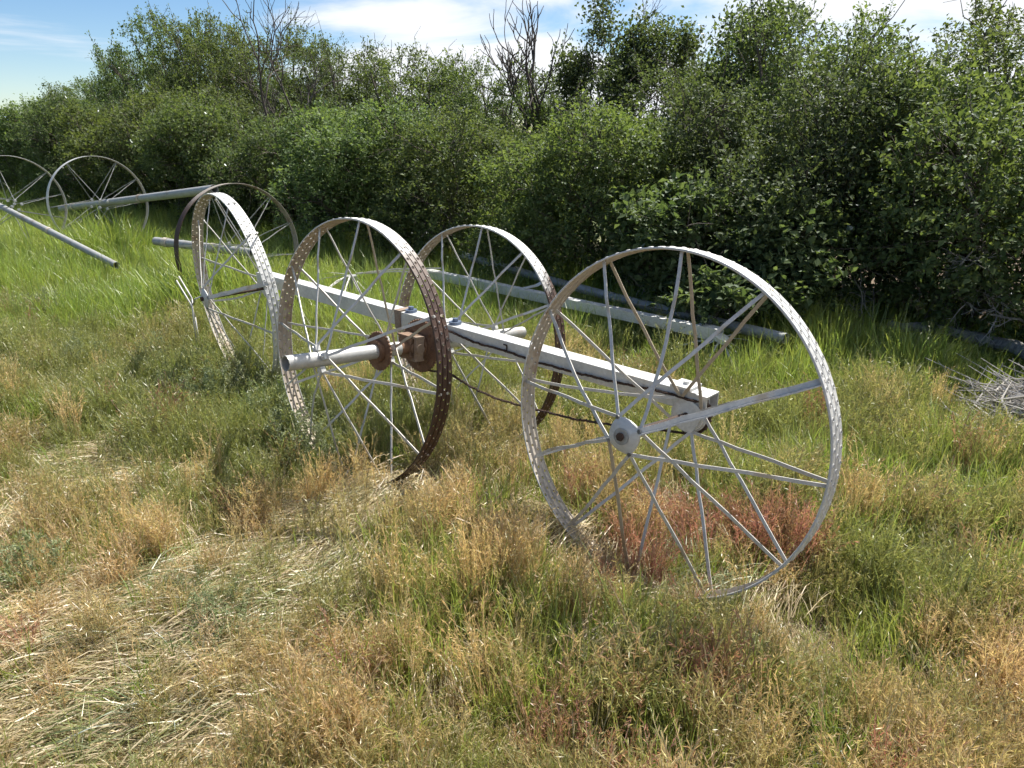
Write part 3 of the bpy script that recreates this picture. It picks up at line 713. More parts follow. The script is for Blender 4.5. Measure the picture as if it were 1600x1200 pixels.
# bracket and blue bolts where the beam meets the drive
for pos, nm in ((-.615, 'clamp_bracket'), (-.36, 'clamp_bracket')):
    t_ = (pos - P_r[0]) / bd[0]; q = P_r + bo + bd * t_
    mb = MB(); mb.box(q + bn * .047 - np.array([0, 0, .005]), bd * .022, bn * .004, (0, 0, .05)); mb.box(q - bn * .047 - np.array([0, 0, .005]), bd * .022, bn * .004, (0, 0, .05)); mb.box(q + np.array([0, 0, .043]), bd * .022, bn * .05, (0, 0, .004))
    part('clamp_bracket', mb, M['rust_pale'] if pos < -.5 else M['beam'])
    mb = MB(); q2 = q + bd * -.06
    mb.disc(q2 + np.array([0, 0, .046]), (0, 0, 1), .032, .014, 16); mb.disc(q2 + np.array([0, 0, .06]), (0, 0, 1), .016, .018, 6); part('blue_bolt', mb, M['bolt_blue'])
# posts from beam to the drive pipes
mb = MB(); q = C3 - N3 * .47; mb.box(q + np.array([0, 0, .02]), bd * .03, bn * .006, (0, 0, .07)); part('pipe_hanger', mb, M['beam']); mb = MB(); q = C4 + N4 * .30; mb.box(q + np.array([0, 0, .05]), bd * .03, bn * .006, (0, 0, .08)); part('pipe_hanger', mb, M['beam'])
# hub gear plate and axle at the right wheel
q = C1 - N1 * .222
mb = MB(); mb.disc(q, N1, .069, .012, 40); mb.disc(q - N1 * .012, N1, .075, .010, 40); mb.disc(q + N1 * .009, N1, .05, .01, 32); part('bearing_plate', mb, M['galv'])
mb = MB(); mb.disc(q - N1 * .03, N1, .086, .014, teeth=26); part('hub_sprocket', mb, M['rust_dark'])
mb = MB(); mb.tube([C1 + N1 * .238, C1 - N1 * .30], .010, 14); mb.disc(C1 + N1 * .232, N1, .015, .016, 6); part('axle', mb, M['rust_dark'])
mb = MB(); q = C1 - N1 * .285; mb.box(q + np.array([0, 0, .03]), bd * .05, bn * .006, (0, 0, .055)); part('axle_mount', mb, M['galv'])
mb = MB(); mb.disc(C1 + N1 * .2275, N1, .030, .005, 28); part('hub_washer', mb, M['old_pipe'])
mb = MB(); mb.tube([C2 + N2 * .236, C2 - N2 * .30], .010, 14); mb.disc(C2 + N2 * .231, N2, .015, .016, 6); part('axle', mb, M['rust_dark'])
mb = MB(); mb.disc(C2 - N2 * .222, N2, .07, .02, 40); part('bearing_plate', mb, M['galv'])
# roller chain, drooping along the beam
def chain(path, name='drive_chain'):
    path = np.asarray(path, float); seg = np.linalg.norm(np.diff(path, axis=0), axis=1); cum = np.concatenate([[0], np.cumsum(seg)])
    s = np.arange(0, cum[-1], .0155); pts = np.stack([np.interp(s, cum, path[:, i]) for i in range(3)], 1); pts[:, 2] += np.random.default_rng(2).normal(size=len(s)) * .0012
    mb = MB()
    for i in range(len(pts) - 1):
        a, b = pts[i], pts[i + 1]; d = norm(b - a); u_ = norm(np.array([0, 0, 1.]) - d * d[2]); s_ = np.cross(d, u_); o = .0045 if i % 2 else .003
        for sg in (-1, 1): mb.box((a + b) / 2 + s_ * o * sg, d * .0105, s_ * .0010, u_ * .0036)
        mb.disc(a, s_, .0034, .007, 6)
    part(name, mb, M['rust_dark'])
def onb(x, z, off=.012):      # a point hanging just in front of the beam's face
    t_ = (x - P_r[0]) / bd[0]; p = P_r + bd * t_ + bn * off; p[2] = z; return p
cp = spc + e3 * .12
chain([spc + e3 * .128, onb(-.30, .715), onb(-.18, .692), onb(-.02, .690), onb(.12, .676), onb(.26, .676), onb(.42, .680), onb(.55, .690), onb(.63, .694), onb(.71, .690), C1 - N1 * .252 + np.array([.055, -.05, .065])])
lowp = [spc - e3 * .128, onb(-.30, .50, .03), onb(-.19, .465, .03), onb(-.06, .445, .03), onb(.10, .452, .03), onb(.30, .470, .03), onb(.46, .50, .03), onb(.58, .53, .02), C1 - N1 * .252 - np.array([0, 0, .088])]
chain(lowp)

# small dark painted mark on the beam's face
mb = MB(); q = onb(-.03, .716, .0025); mb.box(q, bd * .012, bn * .0015, (0, 0, .003)); mb.box(q - bd * .009 - np.array([0, 0, .017]), bd * .003, bn * .0015, (0, 0, .014)); part('paint_mark', mb, M['rust_dark'])
# ------------------------------------------------------------------ second, broken mover behind
mv2 = empty('broken_mover', (.4, 6.2, 0)); tag(mv2, 'low pale beam of a broken mover in green grass behind the four-wheeled one', 'irrigation mover')
O2 = np.array([.4, 6.2, 0])
A2, B2 = np.array([-.86, 7.42, .29]), np.array([1.49, 5.10, .275])
mb = MB(); beam(mb, A2, B2, .084, .078); part('box_beam', mb, M['beam'], parent=mv2, off=O2)
mb = MB(); d2 = norm(B2 - A2); beam(mb, B2 - d2 * .16, B2 + d2 * .03, .094, .09); part('beam_end_sleeve', mb, M['beam'], parent=mv2, off=O2)
mb = MB(); q = A2 + d2 * 1.63 - np.array([0, 0, 0.02]); q = q + np.array([.10, .10, 0]); mb.pipe(q + [0, 0, -.1], q + [0, 0, .19], .056, .05, 24, 3); part('upright_stub', mb, M['galv'], True, mv2, O2)
mb = MB(); q = A2 + d2 * 1.36; mb.strap([q + [.0, 0, .045], q + [.12, .06, .06], q + [.22, .12, .11]], [0.7, -.7, 0], .05, .006); part('brace', mb, M['beam'], parent=mv2, off=O2)
mb = MB()
for k_, (ex, ey, ez) in enumerate(((1.575, 4.80, .03), (1.79, 5.2, .06), (1.90, 5.35, .13), (1.31, 4.80, .03), (1.15, 5.05, .06), (1.72, 4.95, .03), (1.95, 5.5, .2), (1.2, 5.3, .1))):
    hb = np.array([1.515, 5.06, .255]); mb.strap([hb, (hb + (ex, ey, ez)) / 2 + np.array([0, 0, .015]), (ex, ey, ez)], (.7, -.7, 0), .014, .0035)
    part('spoke', mb, M['spoke'], parent=mv2, off=O2); mb = MB()
mb.disc((1.515, 5.06, .25), (.3, -.3, 1), .06, .03, 20); part('hub_plate', mb, M['galv'], parent=mv2, off=O2)

sp2 = empty('broken_hub', (-1.57, 7.0, 0)); tag(sp2, 'broken wheel hub with white straps splayed over the grass, seen through the rust-brown wheel', 'wheel hub')
O3 = np.array([-1.57, 7.0, 0]); hb = np.array([-1.57, 7.0, .36])
mb = MB(); mb.pipe(hb + [0, 0, -.012], hb + [0, 0, .012], .07, .045, 24, 2); part('hub_ring', mb, M['galv'], True, sp2, O3)
mb = MB(); mb.box(hb - [0, 0, .09], (.05, .02, 0), (-.02, .05, 0), (0, 0, .075)); part('hub_box', mb, M['old_pipe'], parent=sp2, off=O3)
for ex, ey, ez in ((-2.05, 6.95, .25), (-1.80, 6.55, .20), (-1.74, 6.6, .27), (-1.55, 6.45, .18), (-1.36, 6.55, .14), (-.70, 7.2, .335), (-.72, 7.32, .36), (-2.0, 7.25, .3), (-1.42, 7.3, .12), (-1.28, 6.85, .05)):
    e_ = np.array([ex, ey, ez]); st = hb + norm(e_ - hb) * .05; mb = MB()
    mb.strap([st, (st * .55 + e_ * .45) + np.array([0, 0, .02]), e_], (0, 0, 1) if abs(ez - .34) < .03 else (.7, .3, 0), .014, .004); part('spoke', mb, M['spoke'], parent=sp2, off=O3)

mb = MB(); mb.pipe((-.571, 8.298, .34), (1.97, 5.022, .26), .041, .037, 24, 14, bend=(0, 0, -.03)); o = link('fallen_pipe', mb.mesh('fallen_pipe', M['old_pipe'])); smooth_by_angle(o.data, 40)
tag(o, 'dull grey round pipe lying along the foot of the hedge behind the pale beam', 'pipe')

def wheel_line(name, c, nrm, pa, pb, pr, lab, rim_me, alpha, hub_r=.07, skip=(), th=.004):
    o = empty(name, (c[0], c[1], 0)); tag(o, lab, 'wheel line', 'wheels and pipes left of the mover')
    off = np.array([c[0], c[1], 0])
    wheel(o, c, nrm, alpha, rim_me, .16, hub_r, {(s, q, rr): dict(w=.008, bolt=False, mat='old_pipe') for s in (1, -1) for q in range(4) for rr in (-60, 0, 60)}, skip, hub='clamp', pipe_r=pr + .004)
    mb = MB(); mb.pipe(pa, pb, pr, pr * .9, 24, 12); part('pipe', mb, M['old_pipe'], True, o, off)
    pa_, pb_ = np.array(pa, float), np.array(pb, float)
    for u in (.12, .62):
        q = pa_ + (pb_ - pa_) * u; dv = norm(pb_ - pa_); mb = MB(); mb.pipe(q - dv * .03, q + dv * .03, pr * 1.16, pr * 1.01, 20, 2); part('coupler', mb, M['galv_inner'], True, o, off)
    return o
SK = tuple((s, q, rr) for s in (1, -1) for q in range(4) for rr in (-60, 60) if (q + s) % 2)
wheel_line('wheel_line', np.array([-2.69, 7.2, .56]), np.array([.76, -.65, .05]), (-3.72, 7.62, .59), (-2.50, 7.0, .565), .042, 'old rust-streaked wheel on a pipe behind the leaning white wheel', rimE, 20, skip=SK)
wheel_line('wheel_line', np.array([-5.72, 10.3, .72]), np.array([.74, -.67, .04]), (-7.3, 12.0, .50), (-3.19, 8.0, 1.085), .048, 'small far grey wheel on a pipe sloping up to an open end', rimF, 30, skip=SK)
wheel_line('wheel_line', np.array([-6.72, 10.0, .735]), np.array([.75, -.66, .05]), (-7.9, 10.8, .90), (-4.38, 8.0, .27), .038, 'far grey wheel cut by the left edge, its pipe slanting down into grass', rimF, 10, skip=SK)
mb = MB(); mb.tube([(-2.62, 5.6, .57), (-2.5, 5.52, .40), (-2.47, 5.5, .30)], .006, 5); mb.tube([(-2.55, 5.5, .62), (-2.44, 5.42, .47), (-2.43, 5.4, .42), (-2.40, 5.38, .47), (-2.30, 5.3, .51)], .006, 5); mb.tube([(-2.44, 5.42, .47), (-2.45, 5.42, .3), (-2.45, 5.42, .05)], .006, 5); mb.tube([(-2.47, 5.5, .30), (-2.47, 5.5, .02)], .006, 5)
tag(link('bent_rod', mb.mesh('bent_rod', M['spoke'], True)), 'thin bent metal rods poking from the grass left of the leaning wheel', 'rod')

# ------------------------------------------------------------------ grasses
def blade_tuft(seed, n, hmin, hmax, w, rad, lean, droop):
    r = np.random.default_rng(seed); mb = MB()
    for i in range(n):
        th = r.random() * 6.283; rr = rad * math.sqrt(r.random()); p = np.array([rr * math.cos(th), rr * math.sin(th), -.015])
        h = hmin + (hmax - hmin) * r.random(); az = th + r.normal() * .9; le = lean * abs(r.normal()); dr = droop * r.random()
        out = np.array([math.cos(az), math.sin(az), 0]); sd_ = np.array([-out[1], out[0], 0]); a2 = r.normal() * .8; sd_ = sd_ * math.cos(a2) + out * math.sin(a2)
        V = []; K = []; m_ = 5
        for j in range(m_):
            u = j / (m_ - 1); ang = le + dr * u * u
            c = p + out * h * (math.sin(le) * u + dr * .5 * u ** 2.6) + np.array([0, 0, h * (math.cos(le) * u - dr * .32 * u ** 3)])
            ww = w * (.8 + .4 * r.random()) * (1 - u ** 1.7) * (.7 + .3 * min(1, u * 4))
            if j < m_ - 1: V += [c - sd_ * ww / 2, c + sd_ * ww / 2]; K += [u, u]
            else: V.append(c); K.append(1)
        f = [(2 * j, 2 * j + 1, 2 * j + 3, 2 * j + 2) for j in range(m_ - 2)] + [(2 * m_ - 4, 2 * m_ - 3, 2 * m_ - 2)]
        mb.add(V, f, K)
    return mb
def cheat_tuft(seed, n, hmin, hmax, rad, nod=1.0, heads=8):
    r = np.random.default_rng(seed); mb = blade_tuft(seed + 50, int(n * .7), hmin * .35, hmax * .85, .0038, rad * 1.1, .3, .8)
    for i in range(n):
        th = r.random() * 6.283; rr = rad * math.sqrt(r.random()); p = np.array([rr * math.cos(th), rr * math.sin(th), -.01])
        h = hmin + (hmax - hmin) * r.random(); az = r.random() * 6.283; le = .14 * abs(r.normal()); nd = nod * (.25 + .6 * r.random())
        out = np.array([math.cos(az), math.sin(az), 0]); sd_ = np.array([-out[1], out[0], 0]); V = []; K = []; C = []
        m_ = 6
        for j in range(m_):
            u = j / (m_ - 1); c = p + out * h * (math.sin(le) * u + nd * .32 * max(0, u - .55) ** 1.5 * 3) + np.array([0, 0, h * (math.cos(le) * u - nd * .5 * max(0, u - .7) ** 1.6 * 2)])
            ww = .0026 * (1.15 - .6 * u); V += [c - sd_ * ww / 2, c + sd_ * ww / 2]; K += [u * .9, u * .9]; C.append(c)
        mb.add(V, [(2 * j, 2 * j + 1, 2 * j + 3, 2 * j + 2) for j in range(m_ - 1)], K)
        for k in range(heads):
            u = .60 + .40 * (k + r.random()) / heads; x = u * (m_ - 1); j = min(int(x), m_ - 2); c = C[j] * (1 - (x - j)) + C[j + 1] * (x - j)
            ax_ = norm(C[j + 1] - C[j]); dd = norm(ax_ * .9 + out * .25 + r.normal(size=3) * .42); l = .013 + .015 * r.random(); s = norm(np.cross(dd, r.normal(size=3))) * (.0010 + .0007 * r.random())
            mb.add([c, c + dd * l * .45 + s, c + dd * l, c + dd * l * .45 - s], [(0, 1, 2, 3)], 2.0)
    return mb
def straw_tuft(seed, n):
    r = np.random.default_rng(seed); mb = MB()
    for i in range(n):
        az = r.normal() * .26; d = np.array([math.cos(az), math.sin(az), 0]); l = .14 + .24 * r.random(); p = np.array([r.normal() * .08 - l * .5, r.normal() * .065, .012 + .035 * r.random()])
        s = np.array([-d[1], d[0], 0]) * math.cos(r.normal() * .5) + np.array([0, 0, .5 * r.normal()]); w = .0018 + .0020 * r.random() ** 2; V = []; hh = .01 + .055 * r.random(); cv = r.normal() * .12
        m_ = 6
        for j in range(m_):
            u = j / (m_ - 1); c = p + d * l * u + np.array([-d[1], d[0], 0]) * cv * l * u * u + np.array([0, 0, hh * math.sin(math.pi * min(1, u * 1.1)) * (1 - .3 * u)]); V += [c - s * w / 2, c + s * w / 2]
        mb.add(V, [(2 * j, 2 * j + 1, 2 * j + 3, 2 * j + 2) for j in range(m_ - 1)], .5)
        if r.random() < .4:
            for k in range(5):
                dd = norm(d + r.normal(size=3) * .5); c = p + d * l * (.8 + .05 * k) + np.array([-d[1], d[0], 0]) * cv * l * .8 + [0, 0, .01]; q_ = norm(np.cross(dd, [0, 0, 1.])) * .002
                mb.add([c, c + dd * .01 + q_, c + dd * .022, c + dd * .01 - q_], [(0, 1, 2, 3)], 2.0)
    return mb

def source(name, mbs, mats):
    c = bpy.data.collections.new(name)
    for i, mb in enumerate(mbs):
        o = bpy.data.objects.new('%s_%02d' % (name, i), mb.mesh(name, mats, attr=True)); c.objects.link(o)
    return c
def scatter(name, pts, rot, scl, idx, tint, coll, label, cat):
    me = bpy.data.meshes.new(name); n = len(pts); me.vertices.add(n); me.vertices.foreach_set('co', pts.astype(np.float32).ravel())
    for nm, tp, key, arr in (('rot', 'FLOAT_VECTOR', 'vector', rot), ('scl', 'FLOAT_VECTOR', 'vector', scl), ('idx', 'INT', 'value', idx), ('tint', 'FLOAT_COLOR', 'color', np.concatenate([tint, np.ones((n, 1))], 1))):
        a = me.attributes.new(nm, tp, 'POINT'); a.data.foreach_set(key, (arr.astype(np.int32) if tp == 'INT' else arr.astype(np.float32)).ravel())
    o = link(name, me); tag(o, label, cat, kind='stuff')
    ng = bpy.data.node_groups.new(name, 'GeometryNodeTree')
    ng.interface.new_socket('Geometry', in_out='INPUT', socket_type='NodeSocketGeometry'); ng.interface.new_socket('Geometry', in_out='OUTPUT', socket_type='NodeSocketGeometry')
    gi = ng.nodes.new('NodeGroupInput'); go = ng.nodes.new('NodeGroupOutput'); ip = ng.nodes.new('GeometryNodeInstanceOnPoints'); ci = ng.nodes.new('GeometryNodeCollectionInfo')
    ci.inputs['Collection'].default_value = coll; ci.inputs['Separate Children'].default_value = True; ci.inputs['Reset Children'].default_value = True
    ip.inputs['Pick Instance'].default_value = True
    def na(nm, tp):
        q = ng.nodes.new('GeometryNodeInputNamedAttribute'); q.data_type = tp; q.inputs['Name'].default_value = nm; return q.outputs['Attribute']
    l = ng.links.new
    l(gi.outputs[0], ip.inputs['Points']); l(ci.outputs[0], ip.inputs['Instance']); l(na('idx', 'INT'), ip.inputs['Instance Index'])
    l(na('rot', 'FLOAT_VECTOR'), ip.inputs['Rotation']); l(na('scl', 'FLOAT_VECTOR'), ip.inputs['Scale']); l(ip.outputs[0], go.inputs[0])
    md = o.modifiers.new('scatter', 'NODES'); md.node_group = ng; return o

class VN:       # smooth value noise on a lattice
    def __init__(s, seed): s.g = np.random.default_rng(seed).random((128, 128))
    def __call__(s, x, y, sc_):
        x = x / sc_ + 40.3; y = y / sc_ + 17.7; i = np.floor(x).astype(int); j = np.floor(y).astype(int); u = x - i; v = y - j; u = u * u * (3 - 2 * u); v = v * v * (3 - 2 * v)
        g = lambda a, b: s.g[a % 128, b % 128]
        return (g(i, j) * (1 - u) + g(i + 1, j) * u) * (1 - v) + (g(i, j + 1) * (1 - u) + g(i + 1, j + 1) * u) * v
vn1, vn2, vn3, vn4 = VN(1), VN(2), VN(3), VN(4)
def sstep(x, a, b): u = np.clip((x - a) / (b - a), 0, 1); return u * u * (3 - 2 * u)
def blobs(x, y, L_): 
    o = np.zeros_like(x)
    for cx, cy, r in L_: o = np.maximum(o, np.exp(-((x - cx) ** 2 + (y - cy) ** 2) / (r * r)))
    return o
STRAW = [(-1.5, 1.62, .22), (-1.2, 1.68, .2), (-1.05, 1.9, .24), (-.92, 2.12, .2), (-.80, 2.38, .2), (-.66, 2.62, .18), (-.52, 2.80, .15), (-2.2, 2.8, .26), (-2.05, 3.15, .24), (-1.0, 2.0, .24), (-1.25, 2.2, .2), (-.95, 1.75, .17), (-.8, 2.3, .16), (-1.9, 2.15, .2), (-1.46, 1.78, .24), (-1.31, 1.83, .24), (-1.13, 1.95, .22), (-1.0, 2.28, .17), (-.87, 2.58, .17), (-.69, 2.82, .16), (-.60, 2.95, .12), (-2.31, 3.10, .26), (-2.05, 3.45, .22), (-2.45, 2.9, .26), (-1.55, 2.08, .22), (-1.2, 1.55, .2), (-1.75, 1.9, .24), (-.85, 1.62, .2), (-.75, 2.45, .14), (-1.05, 2.1, .2), (.02, 4.35, .16), (-.15, 4.6, .16)]
RED = [(.86, 2.68, .16), (.50, 2.50, .15), (1.10, 2.56, .12), (.72, 2.84, .14), (.40, 2.38, .12), (.62, 2.36, .10), (.12, 1.62, .10), (.55, 1.72, .09)]
SHORT = [(.25, 2.5, .26), (.42, 2.38, .24), (.12, 2.65, .2), (.52, 2.28, .2), (-.68, 3.12, .24), (-.52, 2.85, .2), (-.9, 3.3, .16), (2.98, 3.9, .42), (3.3, 4.2, .4), (3.3, 5.2, .42), (3.45, 4.7, .4), (3.1, 5.5, .3), (-.62, 2.95, .26), (-.45, 3.05, .2), (.95, 2.1, .22), (.62, 2.2, .2), (.30, 2.55, .15), (-1.0, 3.1, .2), (-.8, 2.9, .2), (1.15, 2.25, .15), (-.05, 3.6, .25)]
BARE = [(-.34, 1.70, .07), (.07, 2.22, .07), (-.19, 1.66, .10), (.50, 1.72, .06), (-.55, 1.85, .07), (-1.0, 2.42, .05), (-.95, 2.2, .06), (-.62, 2.40, .07)]
LUSH = [(.2, 2.0, .16), (-.6, 2.2, .13), (.75, 1.75, .14), (1.3, 2.1, .16), (1.75, 3.2, .3), (-.1, 2.75, .16), (.5, 1.6, .12), (-.45, 1.75, .12), (-.15, 2.3, .2), (-.5, 2.75, .2), (.1, 2.35, .16), (-.28, 2.05, .18), (1.9, 2.7, .3), (.35, 2.05, .15), (2.4, 3.4, .4), (1.5, 3.3, .25), (.1, 1.75, .12), (-.05, 2.15, .15), (-.45, 2.6, .14), (-.3, 2.25, .14), (.3, 1.95, .12), (.95, 1.6, .13), (1.6, 2.7, .22), (1.9, 2.3, .2), (.35, 2.75, .12), (2.2, 3.1, .3), (-.15, 1.95, .10), (.62, 2.15, .1), (1.25, 3.3, .2), (-1.15, 1.75, .08), (.75, 3.6, .25), (.95, 2.95, .1)]

def field(dens_fn, y0, y1, seed):
    r = np.random.default_rng(seed); P = []
    edges = [y0, 1.6, 2.2, 3, 4, 5, 6.5, 8, 10, 12, 15, 19, 25, 33, 45]
    for a, b in zip(edges[:-1], edges[1:]):
        if a >= y1: break
        xl, xr = -1.05 * b - .6, min(1.05 * b + .6, 7)
        n = int(dens_fn((a + b) / 2) * (b - a) * (xr - xl)); x = xl + (xr - xl) * r.random(n); y = a + (b - a) * r.random(n)
        P.append(np.stack([x, y], 1))
    P = np.concatenate(P); return P, r
def green_weight(x, y):
    D = hedge_d(x, y); D0 = .50 + .66 * np.clip(.6 - x, 0, 6) + (vn1(x, y, .9) - .5) * 1.6
    return 1 - sstep(D, D0 - .75, D0 + .75)

def finish(P, r, smin, smax, tilt=.12, zs=(.8, 1.25)):
    n = len(P); z = gz(P[:, 0], P[:, 1]); s = smin + (smax - smin) * r.random(n)
    rot = np.stack([r.normal(size=n) * tilt, r.normal(size=n) * tilt, r.random(n) * 6.283], 1)
    return np.stack([P[:, 0], P[:, 1], z], 1), rot, np.stack([s, s, s * (zs[0] + (zs[1] - zs[0]) * r.random(n))], 1)

g_src = source('green_tuft', [blade_tuft(100 + i, 24, .16, .42, .0078, .07, .22, .85) for i in range(5)], M['grass'])
c_src = source('cheat_tuft', [cheat_tuft(200 + i, 28, .14, .31, .06, nod=.6 if i % 2 else 1.0, heads=10) for i in range(6)], M['grass'])
s_src = source('straw_tuft', [straw_tuft(300 + i, 105) for i in range(5)], M['grass'])
t_src = source('low_tuft', [blade_tuft(400 + i, 30, .03, .13, .0035, .09, .6, 1.1) for i in range(4)], M['grass'])

# tall green grass towards the thicket and in scattered lush tufts
P, r = field(lambda y: 330 if y < 3 else 300 if y < 5 else 240 if y < 6.5 else 170 if y < 10 else 90 if y < 15 else 30 if y < 25 else 10, 1.0, 45, 41)
x, y = P.T; gw = green_weight(x, y); lush = blobs(x, y, LUSH); st = blobs(x, y, STRAW)
w = np.maximum(gw, np.maximum(.24 + .56 * (vn2(x, y, .30) > .54), lush)) * (1 - .85 * st)
D = hedge_d(x, y); w = w * (1 - .6 * blobs(x, y, SHORT)); keep = (r.random(len(P)) < w) & (D > -1.8) & ((D > -.9) | (r.random(len(P)) < .35))
P = P[keep]; x, y = P.T; D = hedge_d(x, y); gw = green_weight(x, y)
p3, rot, scl = finish(P, r, .75, 1.2); tall = (.60 + .26 * blobs(x, y, LUSH) + .45 * gw + .22 * sstep(D, .5, -.6)) * np.where(y > 15, 1.5, 1); tall = tall * (1 + .9 * blobs(x, y, [(-5.45, 9.75, .6), (-2.75, 6.85, .5)])); scl *= (tall * (1 - .55 * blobs(x, y, SHORT)))[:, None]
a = vn3(x, y, .7)[:, None]; b = (r.random(len(P))[:, None]) ** 1.5
tint = (1 - a) * np.array([.205, .305, .055]) + a * np.array([.31, .385, .085]); tint = tint * (1 - .5 * b * (1 - gw[:, None] * .85)) + .5 * b * (1 - gw[:, None] * .85) * np.array([.30, .29, .12])
scatter('green_grass', p3, rot, scl, r.integers(0, 5, len(P)), tint, g_src, 'tall bright green grass thickening towards the hedge', 'grass')

# ripening cheatgrass: olive, tan and rust red
P, r = field(lambda y: 380 if y < 2.2 else 330 if y < 3 else 280 if y < 4 else 260 if y < 5 else 190 if y < 6.5 else 110 if y < 8 else 50, 1.0, 11, 42)
x, y = P.T; gw = green_weight(x, y); st = blobs(x, y, STRAW); ba = blobs(x, y, BARE); lush = blobs(x, y, LUSH)
w = (1 - .88 * gw) * (1 - .87 * st) * (1 - .97 * ba) * (1 - .6 * blobs(x, y, SHORT)) * (1 - .72 * lush) * (.10 + 1.0 * sstep(vn4(x, y, .18), .32, .56))
keep = (r.random(len(P)) < w) & (hedge_d(x, y) > .1); P = P[keep]; x, y = P.T
p3, rot, scl = finish(P, r, .66, 1.06, .10); red = blobs(x, y, RED); gw = green_weight(x, y)
scl *= ((.74 + .62 * vn1(x, y, .45)) * (1 - .52 * blobs(x, y, SHORT)))[:, None]
dry = np.clip(.04 + .32 * sstep(y, 4.2, 2.6) + 1.7 * (vn2(x, y, .55) - .5) + .7 * (vn3(x, y, .16) - .5) + .24 * r.normal(size=len(x)) - 1.2 * gw + .25 * blobs(x, y, [(-1.1, 2.75, .5), (-1.6, 2.6, .5), (-.35, 2.75, .4), (1.3, 1.7, .6), (-.5, 1.9, .4)]) - .35 * blobs(x, y, [(-1.3, 4.0, .9), (1.6, 3.6, .8), (0, 3.6, .5), (-3, 5, 1.2)]), 0, 1)[:, None]
rd = np.clip(1.7 * red + .13 * sstep(vn4(x, y, .38), .60, .85), 0, 1)[:, None]
rd = np.where(r.random((len(P), 1)) < rd, .45 + .5 * r.random((len(P), 1)), .06)
olive = np.array([.205, .245, .080]); tan = np.array([.45, .35, .20]); rust = np.array([.32, .145, .125])
tan = tan * (.88 + .24 * vn1(x, y, .25))[:, None]; tint = olive * (1 - dry) + tan * dry; tint = tint * (1 - rd) + rust * rd
tint *= (.82 + .36 * r.random(len(P)))[:, None]
scatter('cheatgrass', p3, rot, scl, r.integers(0, 6, len(P)), tint, c_src, 'fine nodding cheatgrass ripening from olive to tan and rust red', 'grass')

# upright golden tufts standing out of the rest
u_src = source('golden_tuft', [cheat_tuft(600 + i, 26, .22, .36, .045, nod=.35, heads=13) for i in range(3)], M['grass'])
P, r = field(lambda y: 17 if y < 4 else 6, 1.4, 5, 47); x, y = P.T
P = np.concatenate([P[(vn4(x + 5, y, .5) > .55) & (green_weight(x, y) < .4) & (blobs(x, y, SHORT) < .4) & (blobs(x, y, STRAW) < .35)], np.repeat(np.array([(-.12, 2.24), (-.9, 2.95), (-1.15, 2.8), (-.75, 3.0), (-1.45, 2.6), (1.5, 2.75), (.05, 2.3)]), 5, 0) + r.normal(size=(35, 2)) * .05])
p3, rot, scl = finish(P, r, .75, 1.05, .07); a = r.random(len(P))[:, None]
scatter('golden_grass', p3, rot, scl, r.integers(0, 3, len(P)), np.array([.50, .38, .20]) * a + np.array([.42, .36, .20]) * (1 - a), u_src, 'upright golden grass tufts standing above the ripening cheatgrass', 'grass')

# flattened pale straw
P, r = field(lambda y: 760 if y < 4 else 120, .9, 6.5, 43); x, y = P.T; st = blobs(x, y, STRAW)
keep = r.random(len(P)) < np.maximum(st ** .8, .018); P = P[keep]; x, y = P.T
p3, rot, scl = finish(P, r, .65, 1.15, .10, (.8, 1.4)); n = len(P)
rot[:, 2] = R_(48) + r.normal(size=n) * .30 + (vn1(x, y, .35) - .5) * 1.9 + np.where(r.random(n) < .5, math.pi, 0)
a = r.random(n)[:, None]; tint = np.array([.60, .505, .33]) * a + np.array([.40, .345, .215]) * (1 - a); gg = (r.random(n) < .2)[:, None]; tint = np.where(gg, np.array([.22, .25, .11]), tint)
scatter('flattened_straw', p3, rot, scl, r.integers(0, 5, n), tint, s_src, 'pale flattened straw laid over in swirls at the lower left', 'straw')

# short undergrowth hiding the soil
P, r = field(lambda y: 130 if y < 3 else 110 if y < 5 else 80 if y < 8 else 40, .9, 12, 44); x, y = P.T; ba = blobs(x, y, BARE)
keep = (r.random(len(P)) > np.maximum(.8 * ba, .75 * blobs(x, y, STRAW))) & (hedge_d(x, y) > -1.4); P = P[keep]; x, y = P.T; n = len(P)
p3, rot, scl = finish(P, r, .7, 1.3, .1); gw = green_weight(x, y)[:, None]; a = r.random(n)[:, None]
tint = (np.array([.36, .29, .17]) * a + np.array([.19, .205, .07]) * (1 - a)) * (1 - gw) + gw * np.array([.15, .21, .05])
scatter('undergrowth', p3, rot, scl, r.integers(0, 4, n), tint, t_src, 'short dry and green undergrowth between the taller grasses', 'grass')

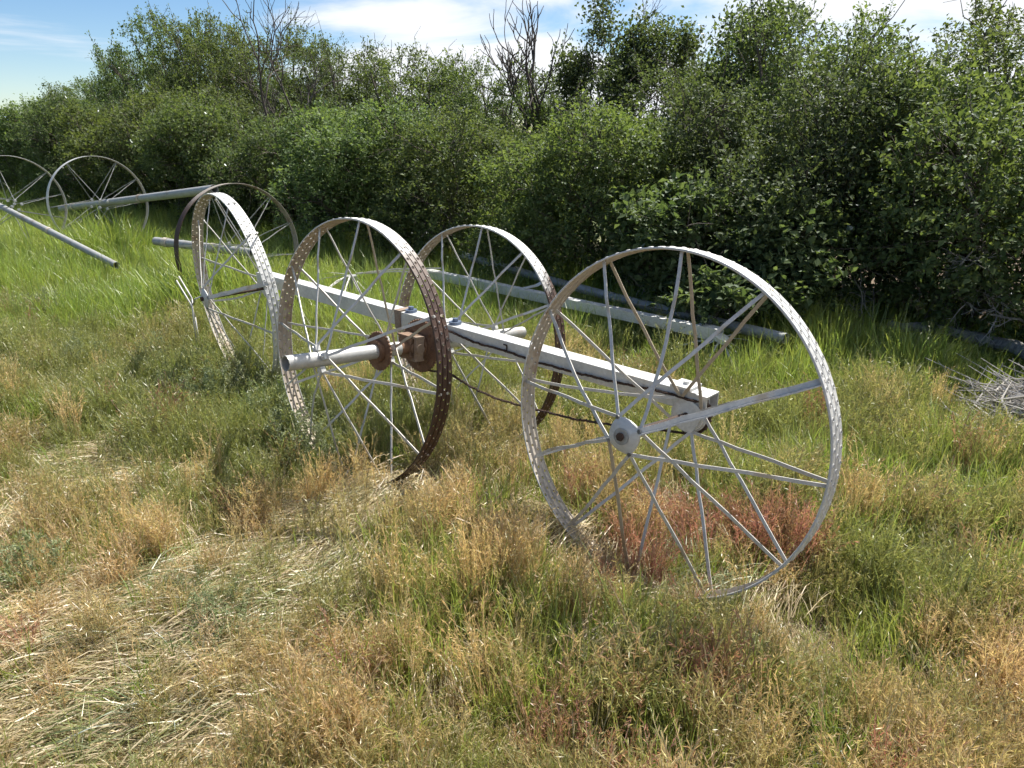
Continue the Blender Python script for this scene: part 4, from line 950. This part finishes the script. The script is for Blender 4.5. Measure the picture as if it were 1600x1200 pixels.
# ------------------------------------------------------------------ weeds
def weed_meshes(seed, H, R, stems, leafL, leafW, m, per=26):
    r = np.random.default_rng(seed); mb = MB(); P = []; D = []
    for i in range(stems):
        th = r.random() * 6.28; q = math.sqrt(r.random()); tip = np.array([R * q * math.cos(th), R * q * math.sin(th), H * (1.05 - .5 * q * q) * (.7 + .35 * r.random())]); b0 = tip * [.25, .25, 0]; b0[2] = -.02
        tt = np.linspace(0, 1, 6)[:, None]; path = b0 * (1 - tt) + tip * tt + r.normal(size=(6, 3)) * .006 * tt; mb.tube(path, np.linspace(.0022, .0009, 6), 3, False)
        for k in range(per):
            u = .18 + .82 * r.random(); x_ = u * 5; j = min(int(x_), 4); c = path[j] * (1 - x_ + j) + path[j + 1] * (x_ - j); d = norm(np.array([0, 0, .7]) + r.normal(size=3) * .7); l = .02 + .05 * r.random() * (1.2 - u)
            for e in range(5): P.append(c + d * l * e / 4 + r.normal(size=3) * .002); D.append(norm(d + r.normal(size=3) * .8))
    P = np.array(P); D = np.array(D); n = len(P); Ls = leafL * (.6 + .8 * r.random(n))
    return leaf_mesh('leaves', P, D, rdir(n, r), Ls, Ls * leafW, m), mb.mesh('stems', m)
WG = [weed_meshes(500 + i, .34, .20, 30, .017, .26, M['leaf_weed']) for i in range(3)]
def clump_mesh(seed):
    mb = blade_tuft(seed, 150, .10, .24, .0052, .11, .34, .9); v = np.concatenate(mb.v); me = mb.mesh('blades', M['leaf_herb']); return me
CL = [clump_mesh(520 + i) for i in range(2)]
weeds = [(-1.72, 4.42, 1.0, 0, 'bushy grey-green weed at the foot of the leaning wheel'), (-1.38, 3.98, 1.05, 0, 'bushy grey-green weed between the leaning wheel and the rust-brown wheel'),
         (-1.12, 3.62, 1.1, 0, 'largest grey-green weed leaning on the lower left of the rust-brown wheel'), (-1.02, 3.42, .8, 0, 'grey-green weed inside the bottom of the rust-brown wheel'),
         (-1.92, 4.28, .95, 0, 'grey-green weed left of the leaning wheel in the shade'), (-2.25, 4.55, .8, 0, 'low grey-green weed standing out in the olive grass left of the wheels'),
         (-4.2, 6.4, 1.1, 0, 'grey-green weed in the green grass near the left edge'), (-3.2, 5.15, 1.0, 0, 'grey-green weed by the left edge below the slanting pipe'), (-2.72, 5.3, .9, 0, 'grey-green weed in front of the bent rods'),
         (-.50, 3.62, .8, 1, 'dark green grass clump under the sprocket inside the rust-brown wheel'), (.73, 1.97, .55, 0, 'small silvery weed in red grass below the near right wheel'),
         (-1.0, 1.78, 1.15, 1, 'dark green clump growing through the straw at the lower left'), (.80, 1.63, 1.0, 1, 'dark green clump at the bottom edge right of centre'),
         (-.98, 2.05, .7, 0, 'low silvery weed in the straw above the dark green clump'), (-1.17, 2.2, .6, 0, 'small silvery weed at the upper rim of the straw'), (2.62, 3.72, .9, 1, 'green grass clump at the near side of the twig tangle'),
         (-.72, 2.42, .7, 1, 'green grass clump in the dark hollow beside the straw'), (-1.85, 2.35, .9, 0, 'grey-green weed at the left edge above the straw')]
for i, (x, y, s, k, lab) in enumerate(weeds):
    o = empty('weed' if k == 0 else 'grass_clump', (x, y, float(gz(x, y)))); o.scale = (s, s, s); o.rotation_euler = (0, 0, i * 1.9); tag(o, lab, *(('weed', 'weeds in the grass') if k == 0 else ('grass clump', 'dark green clumps in the dry grass')))
    
    if k == 0: link('leaves', WG[i % 3][0], o); link('stems', WG[i % 3][1], o)
    else: link('blades', CL[i % 2], o)
